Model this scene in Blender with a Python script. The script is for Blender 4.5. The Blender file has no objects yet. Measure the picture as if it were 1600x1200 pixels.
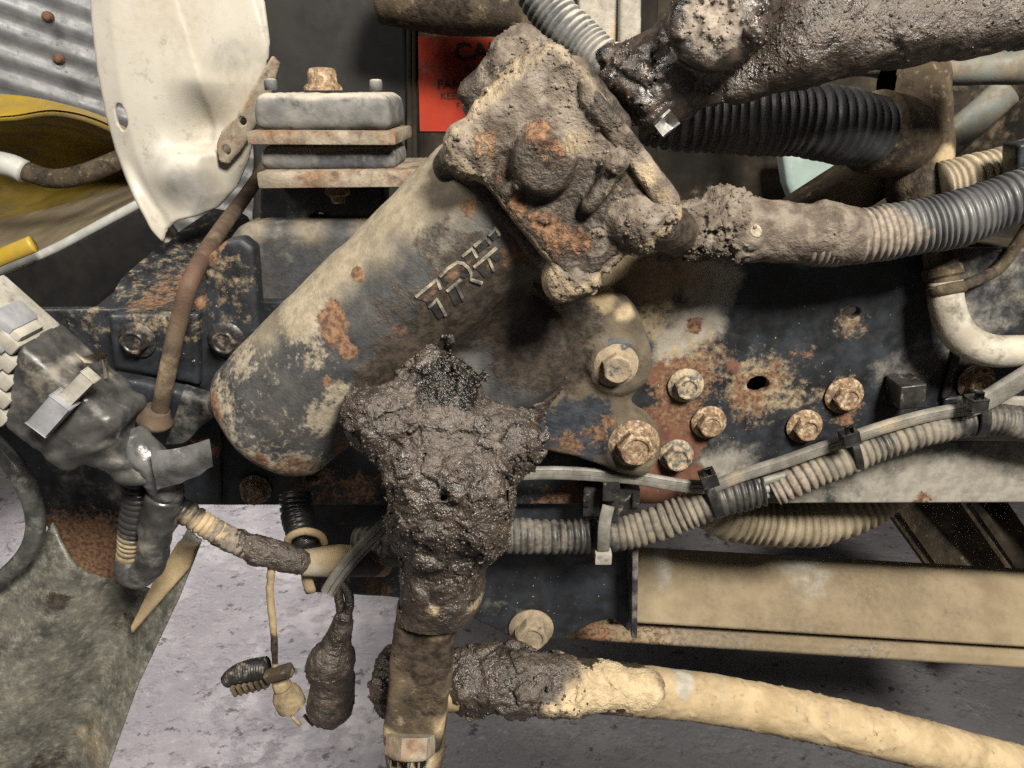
import bpy, math, random
import numpy as np
from mathutils import Vector, Matrix
random.seed(3)
sc = bpy.context.scene
COL = sc.collection

# ------------------------------------------------------------------ camera
PITCH = math.radians(22); FPX = 1150.0; DIST = 0.60
fw = np.array([0, math.cos(PITCH), -math.sin(PITCH)])
upv = np.array([0, math.sin(PITCH), math.cos(PITCH)])
CAM = -DIST * fw
cd = bpy.data.cameras.new('camera'); cam = bpy.data.objects.new('camera', cd); COL.objects.link(cam)
cam.location = CAM.tolist(); cam.rotation_euler = (math.radians(90) - PITCH, 0, 0)
cd.sensor_width = 36; cd.lens = 36 * FPX / 1600; cd.clip_start = 0.01; cd.clip_end = 60
sc.camera = cam

# ------------------------------------------------------------------ light (workshop at night: lamps only)
w = bpy.data.worlds.new('World'); sc.world = w; w.use_nodes = True
bg = w.node_tree.nodes['Background']; bg.inputs[0].default_value = (1.0, 0.93, 0.84, 1); bg.inputs[1].default_value = 0.055
def area(name, loc, target, size, power, col, sizey=None):
    l = bpy.data.lights.new(name, 'AREA'); l.energy = power; l.color = col; l.size = size
    if sizey: l.shape = 'RECTANGLE'; l.size_y = sizey
    o = bpy.data.objects.new(name, l); COL.objects.link(o); o.location = loc
    o.rotation_euler = (Vector(target) - Vector(loc)).to_track_quat('-Z', 'Y').to_euler()
    return o
area('ceiling_lamp', (0.55, -1.15, 1.15), (0.0, -0.05, 0.0), 0.34, 76, (1.0, 0.93, 0.81))
area('ceiling_tube', (-1.0, -0.55, 1.35), (-0.2, 0.0, 0.0), 0.45, 17, (1.0, 0.93, 0.83))
sl = bpy.data.lights.new('floor_fill_spot', 'SPOT'); sl.energy = 980; sl.color = (1.0, 0.91, 0.85); sl.spot_size = math.radians(29); sl.spot_blend = 0.8; sl.shadow_soft_size = 0.12  # added spot that brightens the left floor, its cone leaving the right dark
so = bpy.data.objects.new('floor_fill_spot', sl); COL.objects.link(so); so.location = (-0.85, 2.35, 1.25)
so.rotation_euler = (Vector((-0.80, 0.58, -0.75)) - Vector(so.location)).to_track_quat('-Z', 'Y').to_euler()
area('wall_fill_light', (-1.9, 1.9, 1.7), (-2.2, 3.3, 0.6), 0.5, 22, (1.0, 0.95, 0.9))  # added fill without a visible fixture, brightens the corrugated sheeting
sc.view_settings.view_transform = 'Standard'; sc.view_settings.look = 'None'
sc.cycles.use_denoising = False; sc.cycles.max_bounces = 5; sc.cycles.diffuse_bounces = 3; sc.cycles.sample_clamp_indirect = 1.0; sc.cycles.sample_clamp_direct = 3.0
sc.view_settings.exposure = 0.0; sc.view_settings.gamma = 1.0

# ------------------------------------------------------------------ pixel of the photo + depth plane -> world point
def P(px, py, Y):
    px = np.asarray(px, float); py = np.asarray(py, float); Y = np.asarray(Y, float)
    dx = (px - 800) / FPX; dv = (600 - py) / FPX
    dy = fw[1] + dv * upv[1]; dz = fw[2] + dv * upv[2]
    t = (Y - CAM[1]) / dy
    return np.stack([CAM[0] + t * dx, CAM[1] + t * dy, CAM[2] + t * dz], -1)
def S(px, py, Y):
    return float((Y - CAM[1]) / (fw[1] + (600 - py) / FPX * upv[1]) / FPX)
def PIX(X, Y, Z):
    ry = Y - CAM[1]; rz = Z - CAM[2]
    d = ry * fw[1] + rz * fw[2]; v = ry * upv[1] + rz * upv[2]
    return 800 + FPX * X / d, 600 - FPX * v / d
def path(pts):
    return np.array([P(*p) for p in pts])

# ------------------------------------------------------------------ numpy noise
def _h(ix, iy, iz, s):
    h = (ix.astype(np.int64) * 374761393 + iy.astype(np.int64) * 668265263 + iz.astype(np.int64) * 1440662683 + s * 362437) & 0xffffffff
    h = ((h ^ (h >> 13)) * 1274126177) & 0xffffffff
    h = ((h ^ (h >> 15)) * 2246822519) & 0xffffffff
    return h ^ (h >> 16)
def vnoise(p, s=0):
    i = np.floor(p).astype(np.int64); f = p - i; u = f * f * f * (f * (f * 6 - 15) + 10)
    r = 0
    for a in (0, 1):
        for b in (0, 1):
            for c in (0, 1):
                wgt = (u[:, 0] if a else 1 - u[:, 0]) * (u[:, 1] if b else 1 - u[:, 1]) * (u[:, 2] if c else 1 - u[:, 2])
                r = r + wgt * (_h(i[:, 0] + a, i[:, 1] + b, i[:, 2] + c, s) / 4294967295.0)
    return r * 2 - 1
def fbm(p, s=0, o=4, g=0.5):
    r = 0; a = 1.0; q = p.copy()
    for k in range(o):
        r = r + a * vnoise(q, s + k * 7); q = q * 2.03 + 11.7; a *= g
    return r
def worley(p, s=0, cid=False):
    i = np.floor(p).astype(np.int64); f1 = np.full(len(p), 9.0); f2 = f1.copy(); idn = np.zeros(len(p))
    for a in (-1, 0, 1):
        for b in (-1, 0, 1):
            for c in (-1, 0, 1):
                x, y, z = i[:, 0] + a, i[:, 1] + b, i[:, 2] + c
                h = _h(x, y, z, s)
                d = np.sqrt((x + (h & 1023) / 1023 - p[:, 0]) ** 2 + (y + ((h >> 10) & 1023) / 1023 - p[:, 1]) ** 2 + (z + ((h >> 20) & 1023) / 1023 - p[:, 2]) ** 2)
                m = d < f1
                f2 = np.where(m, f1, np.minimum(f2, d)); f1 = np.where(m, d, f1); idn = np.where(m, (h >> 5) % 997 / 997.0, idn)
    if cid: return f1, f2, idn
    return f1, f2
def sstep(a, b, x):
    t = np.clip((x - a) / (b - a), 0, 1); return t * t * (3 - 2 * t)

# ------------------------------------------------------------------ signed distance shapes -> quad mesh (surface nets)
def nrm(v): v = np.asarray(v, float); return v / np.linalg.norm(v)
def smin(a, b, k):
    h = np.clip(0.5 + 0.5 * (b - a) / k, 0, 1); return b + (a - b) * h - k * h * (1 - h)
def smax(a, b, k): return -smin(-a, -b, k)
class Grid:
    def __init__(s, lo, hi, h):
        s.lo = np.array(lo, float); s.h = h
        n = np.ceil((np.array(hi) - s.lo) / h).astype(int) + 1
        s.x = (s.lo[0] + h * np.arange(n[0]))[:, None, None].astype(np.float32)
        s.y = (s.lo[1] + h * np.arange(n[1]))[None, :, None].astype(np.float32)
        s.z = (s.lo[2] + h * np.arange(n[2]))[None, None, :].astype(np.float32)
    def cap(s, a, b, ra, rb=None):
        rb = ra if rb is None else rb
        ba = np.asarray(b, float) - a; L = ba @ ba
        px, py, pz = s.x - a[0], s.y - a[1], s.z - a[2]
        t = np.clip((px * ba[0] + py * ba[1] + pz * ba[2]) / L, 0, 1)
        return np.sqrt((px - t * ba[0]) ** 2 + (py - t * ba[1]) ** 2 + (pz - t * ba[2]) ** 2) - (ra + (rb - ra) * t)
    def ball(s, c, r, sc3=(1, 1, 1)):
        return (np.sqrt(((s.x - c[0]) / sc3[0]) ** 2 + ((s.y - c[1]) / sc3[1]) ** 2 + ((s.z - c[2]) / sc3[2]) ** 2) - r) * min(sc3)
    def box(s, c, ax, half, r=0.002):
        q = []
        for k in range(3):
            a = nrm(ax[k]); q.append(np.abs((s.x - c[0]) * a[0] + (s.y - c[1]) * a[1] + (s.z - c[2]) * a[2]) - (half[k] - r))
        o = np.sqrt(np.maximum(q[0], 0) ** 2 + np.maximum(q[1], 0) ** 2 + np.maximum(q[2], 0) ** 2)
        return o + np.minimum(np.maximum(q[0], np.maximum(q[1], q[2])), 0) - r
    def cyl(s, a, b, rad, r=0.002):
        a = np.asarray(a, float); b = np.asarray(b, float); ba = b - a; L = np.linalg.norm(ba); u = ba / L; m = (a + b) / 2
        px, py, pz = s.x - m[0], s.y - m[1], s.z - m[2]
        t = px * u[0] + py * u[1] + pz * u[2]
        d = np.sqrt(np.maximum(px ** 2 + py ** 2 + pz ** 2 - t ** 2, 0)) - (rad - r)
        e = np.abs(t) - (L / 2 - r)
        return np.sqrt(np.maximum(d, 0) ** 2 + np.maximum(e, 0) ** 2) + np.minimum(np.maximum(d, e), 0) - r
    def poly(s, pts, y0, y1, r=0.0015):
        # prism of a polygon in X,Z between the depths y0 < y1
        d2 = poly2d(s.x[:, 0, 0], s.z[0, 0, :], pts)[:, None, :] + r
        e = np.abs(s.y - (y0 + y1) / 2) - ((y1 - y0) / 2 - r)
        return np.sqrt(np.maximum(d2, 0) ** 2 + np.maximum(e, 0) ** 2) + np.minimum(np.maximum(d2, e), 0) - r
    def jig(s, d, fn, band=0.012):
        # add a noise to the distance near the surface only
        d = np.ascontiguousarray(np.broadcast_to(d, (s.x.shape[0], s.y.shape[1], s.z.shape[2])).astype(np.float32))
        idx = np.nonzero(np.abs(d) < band)
        p = np.stack([s.x[idx[0], 0, 0], s.y[0, idx[1], 0], s.z[0, 0, idx[2]]], -1).astype(float)
        d[idx] += fn(p).astype(np.float32); return d
    def mesh(s, d):
        d = np.broadcast_to(d, (s.x.shape[0], s.y.shape[1], s.z.shape[2])).astype(np.float32)
        n = np.array(d.shape); neg = d < 0
        c = np.zeros(n - 1, np.int8)
        for a in (0, 1):
            for b in (0, 1):
                for e in (0, 1):
                    c += neg[a:n[0] - 1 + a, b:n[1] - 1 + b, e:n[2] - 1 + e]
        act = (c > 0) & (c < 8); I = np.stack(np.nonzero(act), -1)
        vid = np.full(n - 1, -1, np.int64); vid[act] = np.arange(len(I))
        acc = np.zeros((len(I), 3)); cnt = np.zeros(len(I))
        corners = [(a, b, e) for a in (0, 1) for b in (0, 1) for e in (0, 1)]
        for ca in corners:
            for k in range(3):
                if ca[k]: continue
                cb = list(ca); cb[k] = 1
                A = I + np.array(ca); B = I + np.array(cb)
                va = d[A[:, 0], A[:, 1], A[:, 2]].astype(float); vb = d[B[:, 0], B[:, 1], B[:, 2]].astype(float)
                m = (va < 0) != (vb < 0)
                t = np.where(m, va / np.where(m, va - vb, 1), 0)
                acc += np.where(m[:, None], np.array(ca) + t[:, None] * (np.array(cb) - np.array(ca)), 0); cnt += m
        V = s.lo + s.h * (I + acc / cnt[:, None])
        Q = []
        for k in range(3):
            sl0 = [slice(None)] * 3; sl1 = [slice(None)] * 3; sl0[k] = slice(0, -1); sl1[k] = slice(1, None)
            a = neg[tuple(sl0)]; b = neg[tuple(sl1)]
            u, v = (k + 1) % 3, (k + 2) % 3
            E = np.stack(np.nonzero(a != b), -1)
            ok = (E[:, u] > 0) & (E[:, v] > 0) & (E[:, u] < n[u] - 1) & (E[:, v] < n[v] - 1); E = E[ok]
            fl = a[tuple(E.T)]
            def g(du, dv):
                q = E.copy(); q[:, u] += du; q[:, v] += dv; return vid[tuple(q.T)]
            f = np.stack([g(-1, -1), g(0, -1), g(0, 0), g(-1, 0)], -1)
            f[~fl] = f[~fl][:, ::-1]; Q.append(f)
        Q = np.concatenate(Q); Q = Q[(Q >= 0).all(1)]
        return V, Q
def poly2d(xs, zs, pts):
    X = xs[:, None].astype(float); Z = zs[None, :].astype(float)
    d = np.full((len(xs), len(zs)), 1e9); ins = np.zeros(d.shape, bool); n = len(pts)
    for i in range(n):
        ax, az = pts[i]; bx, bz = pts[(i + 1) % n]; ex, ez = bx - ax, bz - az
        t = np.clip(((X - ax) * ex + (Z - az) * ez) / max(ex * ex + ez * ez, 1e-12), 0, 1)
        d = np.minimum(d, (X - ax - t * ex) ** 2 + (Z - az - t * ez) ** 2)
        if abs(bz - az) > 1e-12:
            c = ((az > Z) != (bz > Z)) & (X < (bx - ax) * (Z - az) / (bz - az) + ax); ins ^= c
    d = np.sqrt(d); return np.where(ins, -d, d)
def vnormals(V, Q):
    a = V[Q[:, 2]] - V[Q[:, 0]]; b = V[Q[:, 3]] - V[Q[:, 1]]; fn = np.cross(a, b)
    N = np.zeros_like(V)
    for k in range(4):
        for c in range(3): N[:, c] += np.bincount(Q[:, k], fn[:, c], len(V))
    return N / np.maximum(np.linalg.norm(N, axis=1), 1e-12)[:, None]
def smoothmesh(V, Q, it=1):
    for _ in range(it):
        A = np.zeros_like(V); c = np.zeros(len(V))
        for k in range(4):
            i, j = Q[:, k], Q[:, (k + 1) % 4]
            for q in range(3): A[:, q] += np.bincount(i, V[j, q], len(V)) + np.bincount(j, V[i, q], len(V))
            c += np.bincount(i, minlength=len(V)) + np.bincount(j, minlength=len(V))
        V = 0.5 * V + 0.5 * A / c[:, None]
    return V

# ------------------------------------------------------------------ objects
ORG = {}
def tag(o, label, cat, group=None, kind=None):
    if label: o['label'] = label
    if cat: o['category'] = cat
    if group: o['group'] = group
    if kind: o['kind'] = kind
    return o
def thing(name, label, cat, org, group=None):
    o = bpy.data.objects.new(name, None); COL.objects.link(o); o.empty_display_size = 0.02
    o.location = [float(v) for v in org]; ORG[o] = np.array(org, float)
    return tag(o, label, cat, group)
def part(name, V, Fc, mat, parent=None, attrs=None, smooth=True, org=None, label=None, auto=None):
    V = np.asarray(V, float)
    o0 = ORG[parent] if parent is not None else (np.array(org, float) if org is not None else np.zeros(3))
    L = V - o0
    me = bpy.data.meshes.new(name)
    if isinstance(Fc, np.ndarray):
        m, k = Fc.shape
        me.vertices.add(len(L)); me.vertices.foreach_set('co', L.astype(np.float32).ravel())
        me.loops.add(m * k); me.loops.foreach_set('vertex_index', Fc.astype(np.int32).ravel())
        me.polygons.add(m); me.polygons.foreach_set('loop_start', np.arange(0, m * k, k, dtype=np.int32))
        me.update(calc_edges=True); me.validate()
    else:
        me.from_pydata([tuple(v) for v in L], [], [tuple(f) for f in Fc]); me.update()
    if smooth:
        me.polygons.foreach_set('use_smooth', np.ones(len(me.polygons), bool))
        if auto: me.set_sharp_from_angle(angle=math.radians(auto))
    for k, v in (attrs or {}).items():
        a = me.attributes.new(k, 'FLOAT', 'POINT'); a.data.foreach_set('value', np.asarray(v, np.float32))
    me.materials.append(mat)
    o = bpy.data.objects.new(name, me); COL.objects.link(o)
    if parent is not None: o.parent = parent
    else: o.location = [float(v) for v in o0]
    ORG[o] = o0
    if label: o['label'] = label
    return o
def spots(V, lst, Y):
    # blotches given by photo position, projected straight along the depth axis onto the surface
    m = np.zeros(len(V))
    for px, py, r, wgt in lst:
        c = P(px, py, Y); R = r * S(px, py, Y)
        d = np.sqrt((V[:, 0] - c[0]) ** 2 + (V[:, 2] - c[2]) ** 2) / R
        m = np.maximum(m, wgt * np.clip(1.5 - d, 0, 1.0))
    return m

# tubes
def catmull(pts, n):
    pts = np.asarray(pts, float); q = np.vstack([2 * pts[0] - pts[1], pts, 2 * pts[-1] - pts[-2]])
    out = []
    for i in range(1, len(q) - 2):
        t = np.linspace(0, 1, 24, endpoint=False)[:, None]
        p0, p1, p2, p3 = q[i - 1], q[i], q[i + 1], q[i + 2]
        out.append(0.5 * ((2 * p1) + (-p0 + p2) * t + (2 * p0 - 5 * p1 + 4 * p2 - p3) * t ** 2 + (-p0 + 3 * p1 - 3 * p2 + p3) * t ** 3))
    out = np.vstack(out + [pts[-1:]])
    s = np.r_[0, np.cumsum(np.linalg.norm(np.diff(out, axis=0), axis=1))]
    if n is None: return out, s
    u = np.linspace(0, s[-1], n)
    return np.stack([np.interp(u, s, out[:, k]) for k in range(3)], -1), u
def frames(C):
    T = np.gradient(C, axis=0); T /= np.linalg.norm(T, axis=1)[:, None]
    n = np.cross(T[0], [0, 1, 0.01]); n /= np.linalg.norm(n); N = [n]
    for i in range(1, len(C)):
        n = n - T[i] * (n @ T[i]); n = n / np.linalg.norm(n); N.append(n)
    N = np.array(N); return T, N, np.cross(T, N)
def tube(pts, rad, seg=20, step=0.004, prof=None, ell=None, caps=True, noise=None):
    """pts: world polyline; rad: number or list along it; prof(u)-> radius factor; ell: (a,b) section factors"""
    C0, s = catmull(pts, None); L = s[-1]; n = max(4, int(L / step) + 1)
    C, u = catmull(pts, n); T, N, B = frames(C)
    rad = np.atleast_1d(np.asarray(rad, float)); R = np.interp(np.linspace(0, 1, n), np.linspace(0, 1, len(rad)), rad) if len(rad) > 1 else np.full(n, rad[0])
    if prof: R = R * prof(u)
    a = np.linspace(0, 2 * math.pi, seg, endpoint=False); ea, eb = ell or (1, 1)
    V = C[:, None, :] + R[:, None, None] * (ea * np.cos(a)[None, :, None] * N[:, None, :] + eb * np.sin(a)[None, :, None] * B[:, None, :])
    i = np.arange(n - 1)[:, None]; j = np.arange(seg)[None, :]; j2 = (j + 1) % seg
    Q = np.stack([i * seg + j, (i + 1) * seg + j, (i + 1) * seg + j2, i * seg + j2], -1).reshape(-1, 4)
    V = V.reshape(-1, 3)
    if noise: V = V + vnormals(V, Q) * noise(V)[:, None]
    if caps:
        V = np.vstack([V, C[:1], C[-1:]]); k = len(V)
        j = np.arange(seg); j2 = (j + 1) % seg; e = (n - 1) * seg
        Q = np.vstack([Q, np.stack([np.full(seg, k - 2), j, j2, j2], -1), np.stack([np.full(seg, k - 1), e + j2, e + j, e + j], -1)])
        tri = Q[-2 * seg:]
        return V, [list(q) for q in Q[:-2 * seg]] + [list(t[:3]) for t in tri]
    return V, Q
def corr(pitch, depth, sharp=1.6):
    def f(u):
        q = u / pitch; q = q + .22 * np.sin(q * .83) + .14 * np.sin(q * .37 + 1); c = 0.5 - 0.5 * np.cos(2 * math.pi * q)
        return (1 + .015 * np.sin(q * .6) + .012 * np.sin(q * 1.7)) * (1 - depth * (1 + .35 * np.sin(q * .47)) * c ** 2.2)
    return f
def lathe(prof, org, ax, seg=24):
    """prof: list of (radius, along); closed at ends when radius is 0"""
    ax = nrm(ax); t = np.array([0, 0, 1.0]) if abs(ax[2]) < 0.9 else np.array([1.0, 0, 0])
    u = nrm(np.cross(ax, t)); v = np.cross(ax, u); a = np.linspace(0, 2 * math.pi, seg, endpoint=False)
    V = np.array([[org + r * (math.cos(q) * u + math.sin(q) * v) + h * ax for q in a] for r, h in prof]).reshape(-1, 3)
    Fc = []
    for i in range(len(prof) - 1):
        for j in range(seg):
            Fc.append((i * seg + j, i * seg + (j + 1) % seg, (i + 1) * seg + (j + 1) % seg, (i + 1) * seg + j))
    Fc.append(tuple(range(seg))[::-1]); Fc.append(tuple((len(prof) - 1) * seg + j for j in range(seg)))
    return V, Fc
def plate(outline, Y, thick, h=0.002, holes=(), r=0.0012, warp=None, front=True):
    """outline in photo pixels on the depth plane Y; body runs from Y back to Y+thick; holes (px,py,rx,ry)"""
    pts = np.array([P(a, b, Y) for a, b in outline])[:, [0, 2]]
    lo = pts.min(0) - 2 * h; hi = pts.max(0) + 2 * h
    g = Grid((lo[0], Y - 2 * h, lo[1]), (hi[0], Y + thick + 2 * h, hi[1]), h)
    d = g.poly([tuple(p) for p in pts], Y, Y + thick, min(r, thick * 0.45))
    for hx, hy, rx, ry in holes:
        c = P(hx, hy, Y); sx = S(hx, hy, Y); k = max(rx, ry) * sx
        e = (np.sqrt(((g.x - c[0]) / (rx * sx)) ** 2 + ((g.z - c[2]) / (ry * sx)) ** 2) - 1) * min(rx, ry) * sx
        d = np.maximum(d, -e)
    V, Q = g.mesh(d)
    if warp is not None:
        px, py = PIX(V[:, 0], np.full(len(V), Y), V[:, 2]); V = V.copy(); V[:, 1] += warp(px, py)
    return V, Q
def boxm(c, ax, half, bev=0.0008):
    """bevelled box mesh: 24 verts"""
    import bmesh
    bm = bmesh.new(); bmesh.ops.create_cube(bm, size=2)
    A = [nrm(a) for a in ax]
    if np.dot(np.cross(A[0], A[1]), A[2]) < 0: A[2] = -A[2]
    for v in bm.verts:
        q = np.asarray(c) + sum(A[k] * half[k] * v.co[k] for k in range(3)); v.co = q.tolist()
    if bev: bmesh.ops.bevel(bm, geom=bm.edges[:], offset=bev, segments=2, affect='EDGES', profile=0.6)
    bmesh.ops.recalc_face_normals(bm, faces=bm.faces[:])
    bm.verts.index_update()
    V = np.array([v.co[:] for v in bm.verts]); Fc = [[v.index for v in f.verts] for f in bm.faces]; bm.free()
    return V, Fc
XA, YA, ZA = np.eye(3)
def hexhead(c, ax, R, H, rot=0.0, dome=0.0, dish=0.12):
    """chamfered hex bolt head, base at c, pointing along ax; R = corner radius"""
    ax = nrm(ax); t = ZA if abs(ax[2]) < 0.9 else XA
    u = nrm(np.cross(ax, t)); v = np.cross(ax, u); V = []; seg = 24
    rings = [(1.0, 0.0, 1), (1.0, H * 0.80, 1), (0.97, H * 0.90, .75), (0.86, H, 0.12), (0.74, H, 0.0), (0.64, H * (1 - dish), 0.0), (0.30, H * (1 - dish * 0.9), 0.0)]
    for k, hh, hx in rings:
        for j in range(seg):
            a = 2 * math.pi * j / seg
            m = math.cos(math.pi / 6) / math.cos(((a + math.pi / 6) % (math.pi / 3)) - math.pi / 6)
            rr = R * k * (m * hx + (1 - hx) * 0.93)
            if hx == 1: rr = R * m * k
            V.append(np.asarray(c) + rr * (math.cos(a + rot) * u + math.sin(a + rot) * v) + hh * ax)
    Fc = []
    for i in range(len(rings) - 1):
        for j in range(seg): Fc.append((i * seg + j, i * seg + (j + 1) % seg, (i + 1) * seg + (j + 1) % seg, (i + 1) * seg + j))
    Fc.append(tuple((len(rings) - 1) * seg + j for j in range(seg)))
    Fc.append(tuple(range(seg))[::-1])
    return np.array(V), Fc

# ------------------------------------------------------------------ materials
def mk(name, c1, c2, scale=60, rough=(0.5, 0.75), metal=0.0, bump=0.25, bscale=500, layers=(), up=None, spec=0.5, coat=0.0, bdist=0.002):
    m = bpy.data.materials.new(name); m.use_nodes = True; nt = m.node_tree; N = nt.nodes; Lk = nt.links
    bs = N['Principled BSDF']; out = N['Material Output']
    tc = N.new('ShaderNodeTexCoord')
    def noise(s, det=6, ro=0.6, off=0.0, dist=0.0):
        n = N.new('ShaderNodeTexNoise'); n.inputs['Scale'].default_value = s; n.inputs['Detail'].default_value = det
        n.inputs['Roughness'].default_value = ro; n.inputs['Distortion'].default_value = dist
        mp = N.new('ShaderNodeMapping'); mp.inputs['Location'].default_value = (off, off * 1.7, off * 0.6)
        Lk.new(tc.outputs['Object'], mp.inputs['Vector']); Lk.new(mp.outputs[0], n.inputs['Vector']); return n.outputs['Fac']
    def mth(op, a, b=None, clamp=False):
        n = N.new('ShaderNodeMath'); n.operation = op; n.use_clamp = clamp
        for i, x in enumerate((a, b)):
            if x is None: continue
            if isinstance(x, (int, float)): n.inputs[i].default_value = x
            else: Lk.new(x, n.inputs[i])
        return n.outputs[0]
    def sm(x, lo, hi):
        n = N.new('ShaderNodeMapRange'); n.interpolation_type = 'SMOOTHSTEP'
        n.inputs['From Min'].default_value = lo; n.inputs['From Max'].default_value = hi; Lk.new(x, n.inputs['Value']); return n.outputs[0]
    def mixc(f, a, b):
        n = N.new('ShaderNodeMix'); n.data_type = 'RGBA'
        Lk.new(f, n.inputs[0])
        for i, x in ((6, a), (7, b)):
            if isinstance(x, tuple): n.inputs[i].default_value = (*x, 1)
            else: Lk.new(x, n.inputs[i])
        return n.outputs[2]
    def mixf(f, a, b):
        n = N.new('ShaderNodeMix'); n.data_type = 'FLOAT'; Lk.new(f, n.inputs[0])
        for i, x in ((2, a), (3, b)):
            if isinstance(x, (int, float)): n.inputs[i].default_value = x
            else: Lk.new(x, n.inputs[i])
        return n.outputs[0]
    n0 = noise(scale, 5, 0.62)
    col = mixc(sm(n0, 0.36, 0.66), c1, c2)
    rg = mixf(sm(noise(scale * 2.3, 3, 0.6, 3.1), 0.35, 0.65), rough[0], rough[1])
    met = None
    if metal: met = mixf(n0, metal, metal)
    ht = mth('MULTIPLY', noise(bscale, 3, 0.65, 1.3), 0.6)
    ht = mth('ADD', ht, mth('MULTIPLY', n0, 0.6))
    for k, l in enumerate(layers):
        nz = noise(l.get('scale', 90), 5, l.get('ro', 0.68), 5.0 + k * 2.7, l.get('dist', 0.0))
        if l.get('attr'):
            at = N.new('ShaderNodeAttribute'); at.attribute_name = l['attr']; src = at.outputs['Fac']
            v = mth('ADD', src, mth('MULTIPLY', mth('SUBTRACT', nz, 0.5), l.get('amp', 1.6)))
            if l.get('gate', True): v = mth('MULTIPLY', v, sm(src, 0.0, 0.15))
        else: v = nz
        th = l.get('thr', 0.5); so = l.get('soft', 0.08)
        mk_ = sm(v, th - so, th + so)
        if l.get('op'): mk_ = mth('MULTIPLY', mk_, l['op'])
        lc = mixc(sm(noise(l.get('cs', 180), 3, 0.65, 9.0 + k), 0.35, 0.65), l['col'][0], l['col'][1])
        col = mixc(mk_, col, lc); rg = mixf(mk_, rg, l.get('rough', 0.85))
        if met is not None: met = mixf(mk_, met, l.get('metal', 0.0))
        if l.get('h'): ht = mth('ADD', ht, mth('MULTIPLY', mk_, l['h']))
    if up:
        g = N.new('ShaderNodeNewGeometry'); sp = N.new('ShaderNodeSeparateXYZ'); Lk.new(g.outputs['Normal'], sp.inputs[0])
        v = mth('ADD', mth('MULTIPLY', sp.outputs['Z'], up[0]), mth('MULTIPLY', mth('SUBTRACT', noise(up[2] if len(up) > 2 else 70, 7, 0.65, 21.0), 0.5), 0.9))
        f = sm(v, 0.25, 0.75); col = mixc(f, col, up[1]); rg = mixf(f, rg, 0.9)
        if met is not None: met = mixf(f, met, 0.0)
    Lk.new(col, bs.inputs['Base Color']); Lk.new(rg, bs.inputs['Roughness'])
    if met is not None: Lk.new(met, bs.inputs['Metallic'])
    bs.inputs['Specular IOR Level'].default_value = spec
    if coat: bs.inputs['Coat Weight'].default_value = coat; bs.inputs['Coat Roughness'].default_value = 0.25
    b = N.new('ShaderNodeBump'); b.inputs['Strength'].default_value = bump; b.inputs['Distance'].default_value = bdist
    Lk.new(ht, b.inputs['Height']); Lk.new(b.outputs[0], bs.inputs['Normal'])
    return m
TAN = ((0.34, 0.26, 0.155), (0.44, 0.35, 0.22)); GREYD = ((0.25, 0.232, 0.20), (0.35, 0.328, 0.285))
RUST = ((0.065, 0.034, 0.021), (0.20, 0.112, 0.062)); OXIDE = ((0.085, 0.036, 0.023), (0.145, 0.066, 0.041))
L_dust = dict(attr='dust', col=TAN, scale=60, amp=1.0, soft=0.34, rough=0.95, h=0.5, cs=120)
L_grey = dict(attr='grey', col=GREYD, scale=45, amp=1.1, soft=0.3, rough=0.9, cs=90)
L_rust = dict(attr='rust', col=RUST, scale=150, amp=2.4, soft=0.16, ro=.75, dist=.4, rough=0.9, h=0.6, cs=260)
L_oxide = dict(attr='oxide', col=OXIDE, scale=60, amp=1.4, soft=0.12, rough=0.75, cs=70)
L_pale = dict(attr='pale', col=((0.22, 0.185, 0.13), (0.34, 0.295, 0.225)), scale=190, amp=1.9, soft=0.16, rough=0.9, h=0.4)
L_mud = dict(attr='mud', col=((0.020, 0.0155, 0.012), (0.055, 0.042, 0.032)), scale=90, amp=1.0, soft=0.12, rough=0.55, h=0.8)
L_dry = dict(attr='dry', col=((0.13, 0.105, 0.085), (0.24, 0.205, 0.17)), scale=120, amp=1.3, soft=0.2, rough=0.9, h=0.5)
L_speck = dict(col=((0.35, 0.33, 0.30), (0.5, 0.47, 0.42)), scale=420, thr=0.70, soft=0.03, rough=0.9, ro=0.5)
L_tint = dict(col=((0.10, 0.08, 0.055), (0.19, 0.155, 0.11)), scale=22, thr=0.56, soft=0.14, rough=0.92)
M = {}
M['black'] = mk('black_chassis_paint', (0.010, 0.011, 0.013), (0.022, 0.026, 0.033), 40, (0.35, 0.6), bump=0.12, layers=[dict(L_grey, scale=28, ro=.75, amp=1.6, op=.8), dict(L_dust, scale=110, amp=2.2, soft=.28, ro=.75, op=.85, col=((0.24, 0.185, 0.115), (0.34, 0.27, 0.175))), dict(L_oxide, amp=2.2, scale=90, soft=.15, ro=.7), L_rust, dict(L_speck, thr=0.73)], spec=0.45)
M['blue'] = mk('blue_black_casting_paint', (0.018, 0.021, 0.026), (0.040, 0.043, 0.049), 90, (0.45, 0.65), bump=0.35, bscale=650, layers=[dict(col=((0.09, 0.075, 0.055), (0.13, 0.11, 0.08)), scale=24, thr=0.5, soft=0.25, op=.3), L_grey, dict(L_dust, col=((0.19, 0.158, 0.112), (0.28, 0.238, 0.172)), scale=30, soft=.5, amp=.9), dict(L_pale, scale=240, amp=1.9, op=.78, soft=.22), L_rust, L_mud])
M['mud'] = mk('wet_brown_mud', (0.019, 0.0135, 0.010), (0.052, 0.038, 0.029), 70, (0.30, 0.55), bump=0.85, bscale=330, bdist=.004, layers=[dict(L_dry, col=((0.085, 0.068, 0.056), (0.16, 0.135, 0.115)), soft=.35, op=.48), L_dust, L_rust, dict(attr='wet', col=((0.005, 0.005, 0.005), (0.014, 0.012, 0.011)), scale=110, amp=1.4, soft=.15, rough=.16)], spec=0.8)
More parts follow.
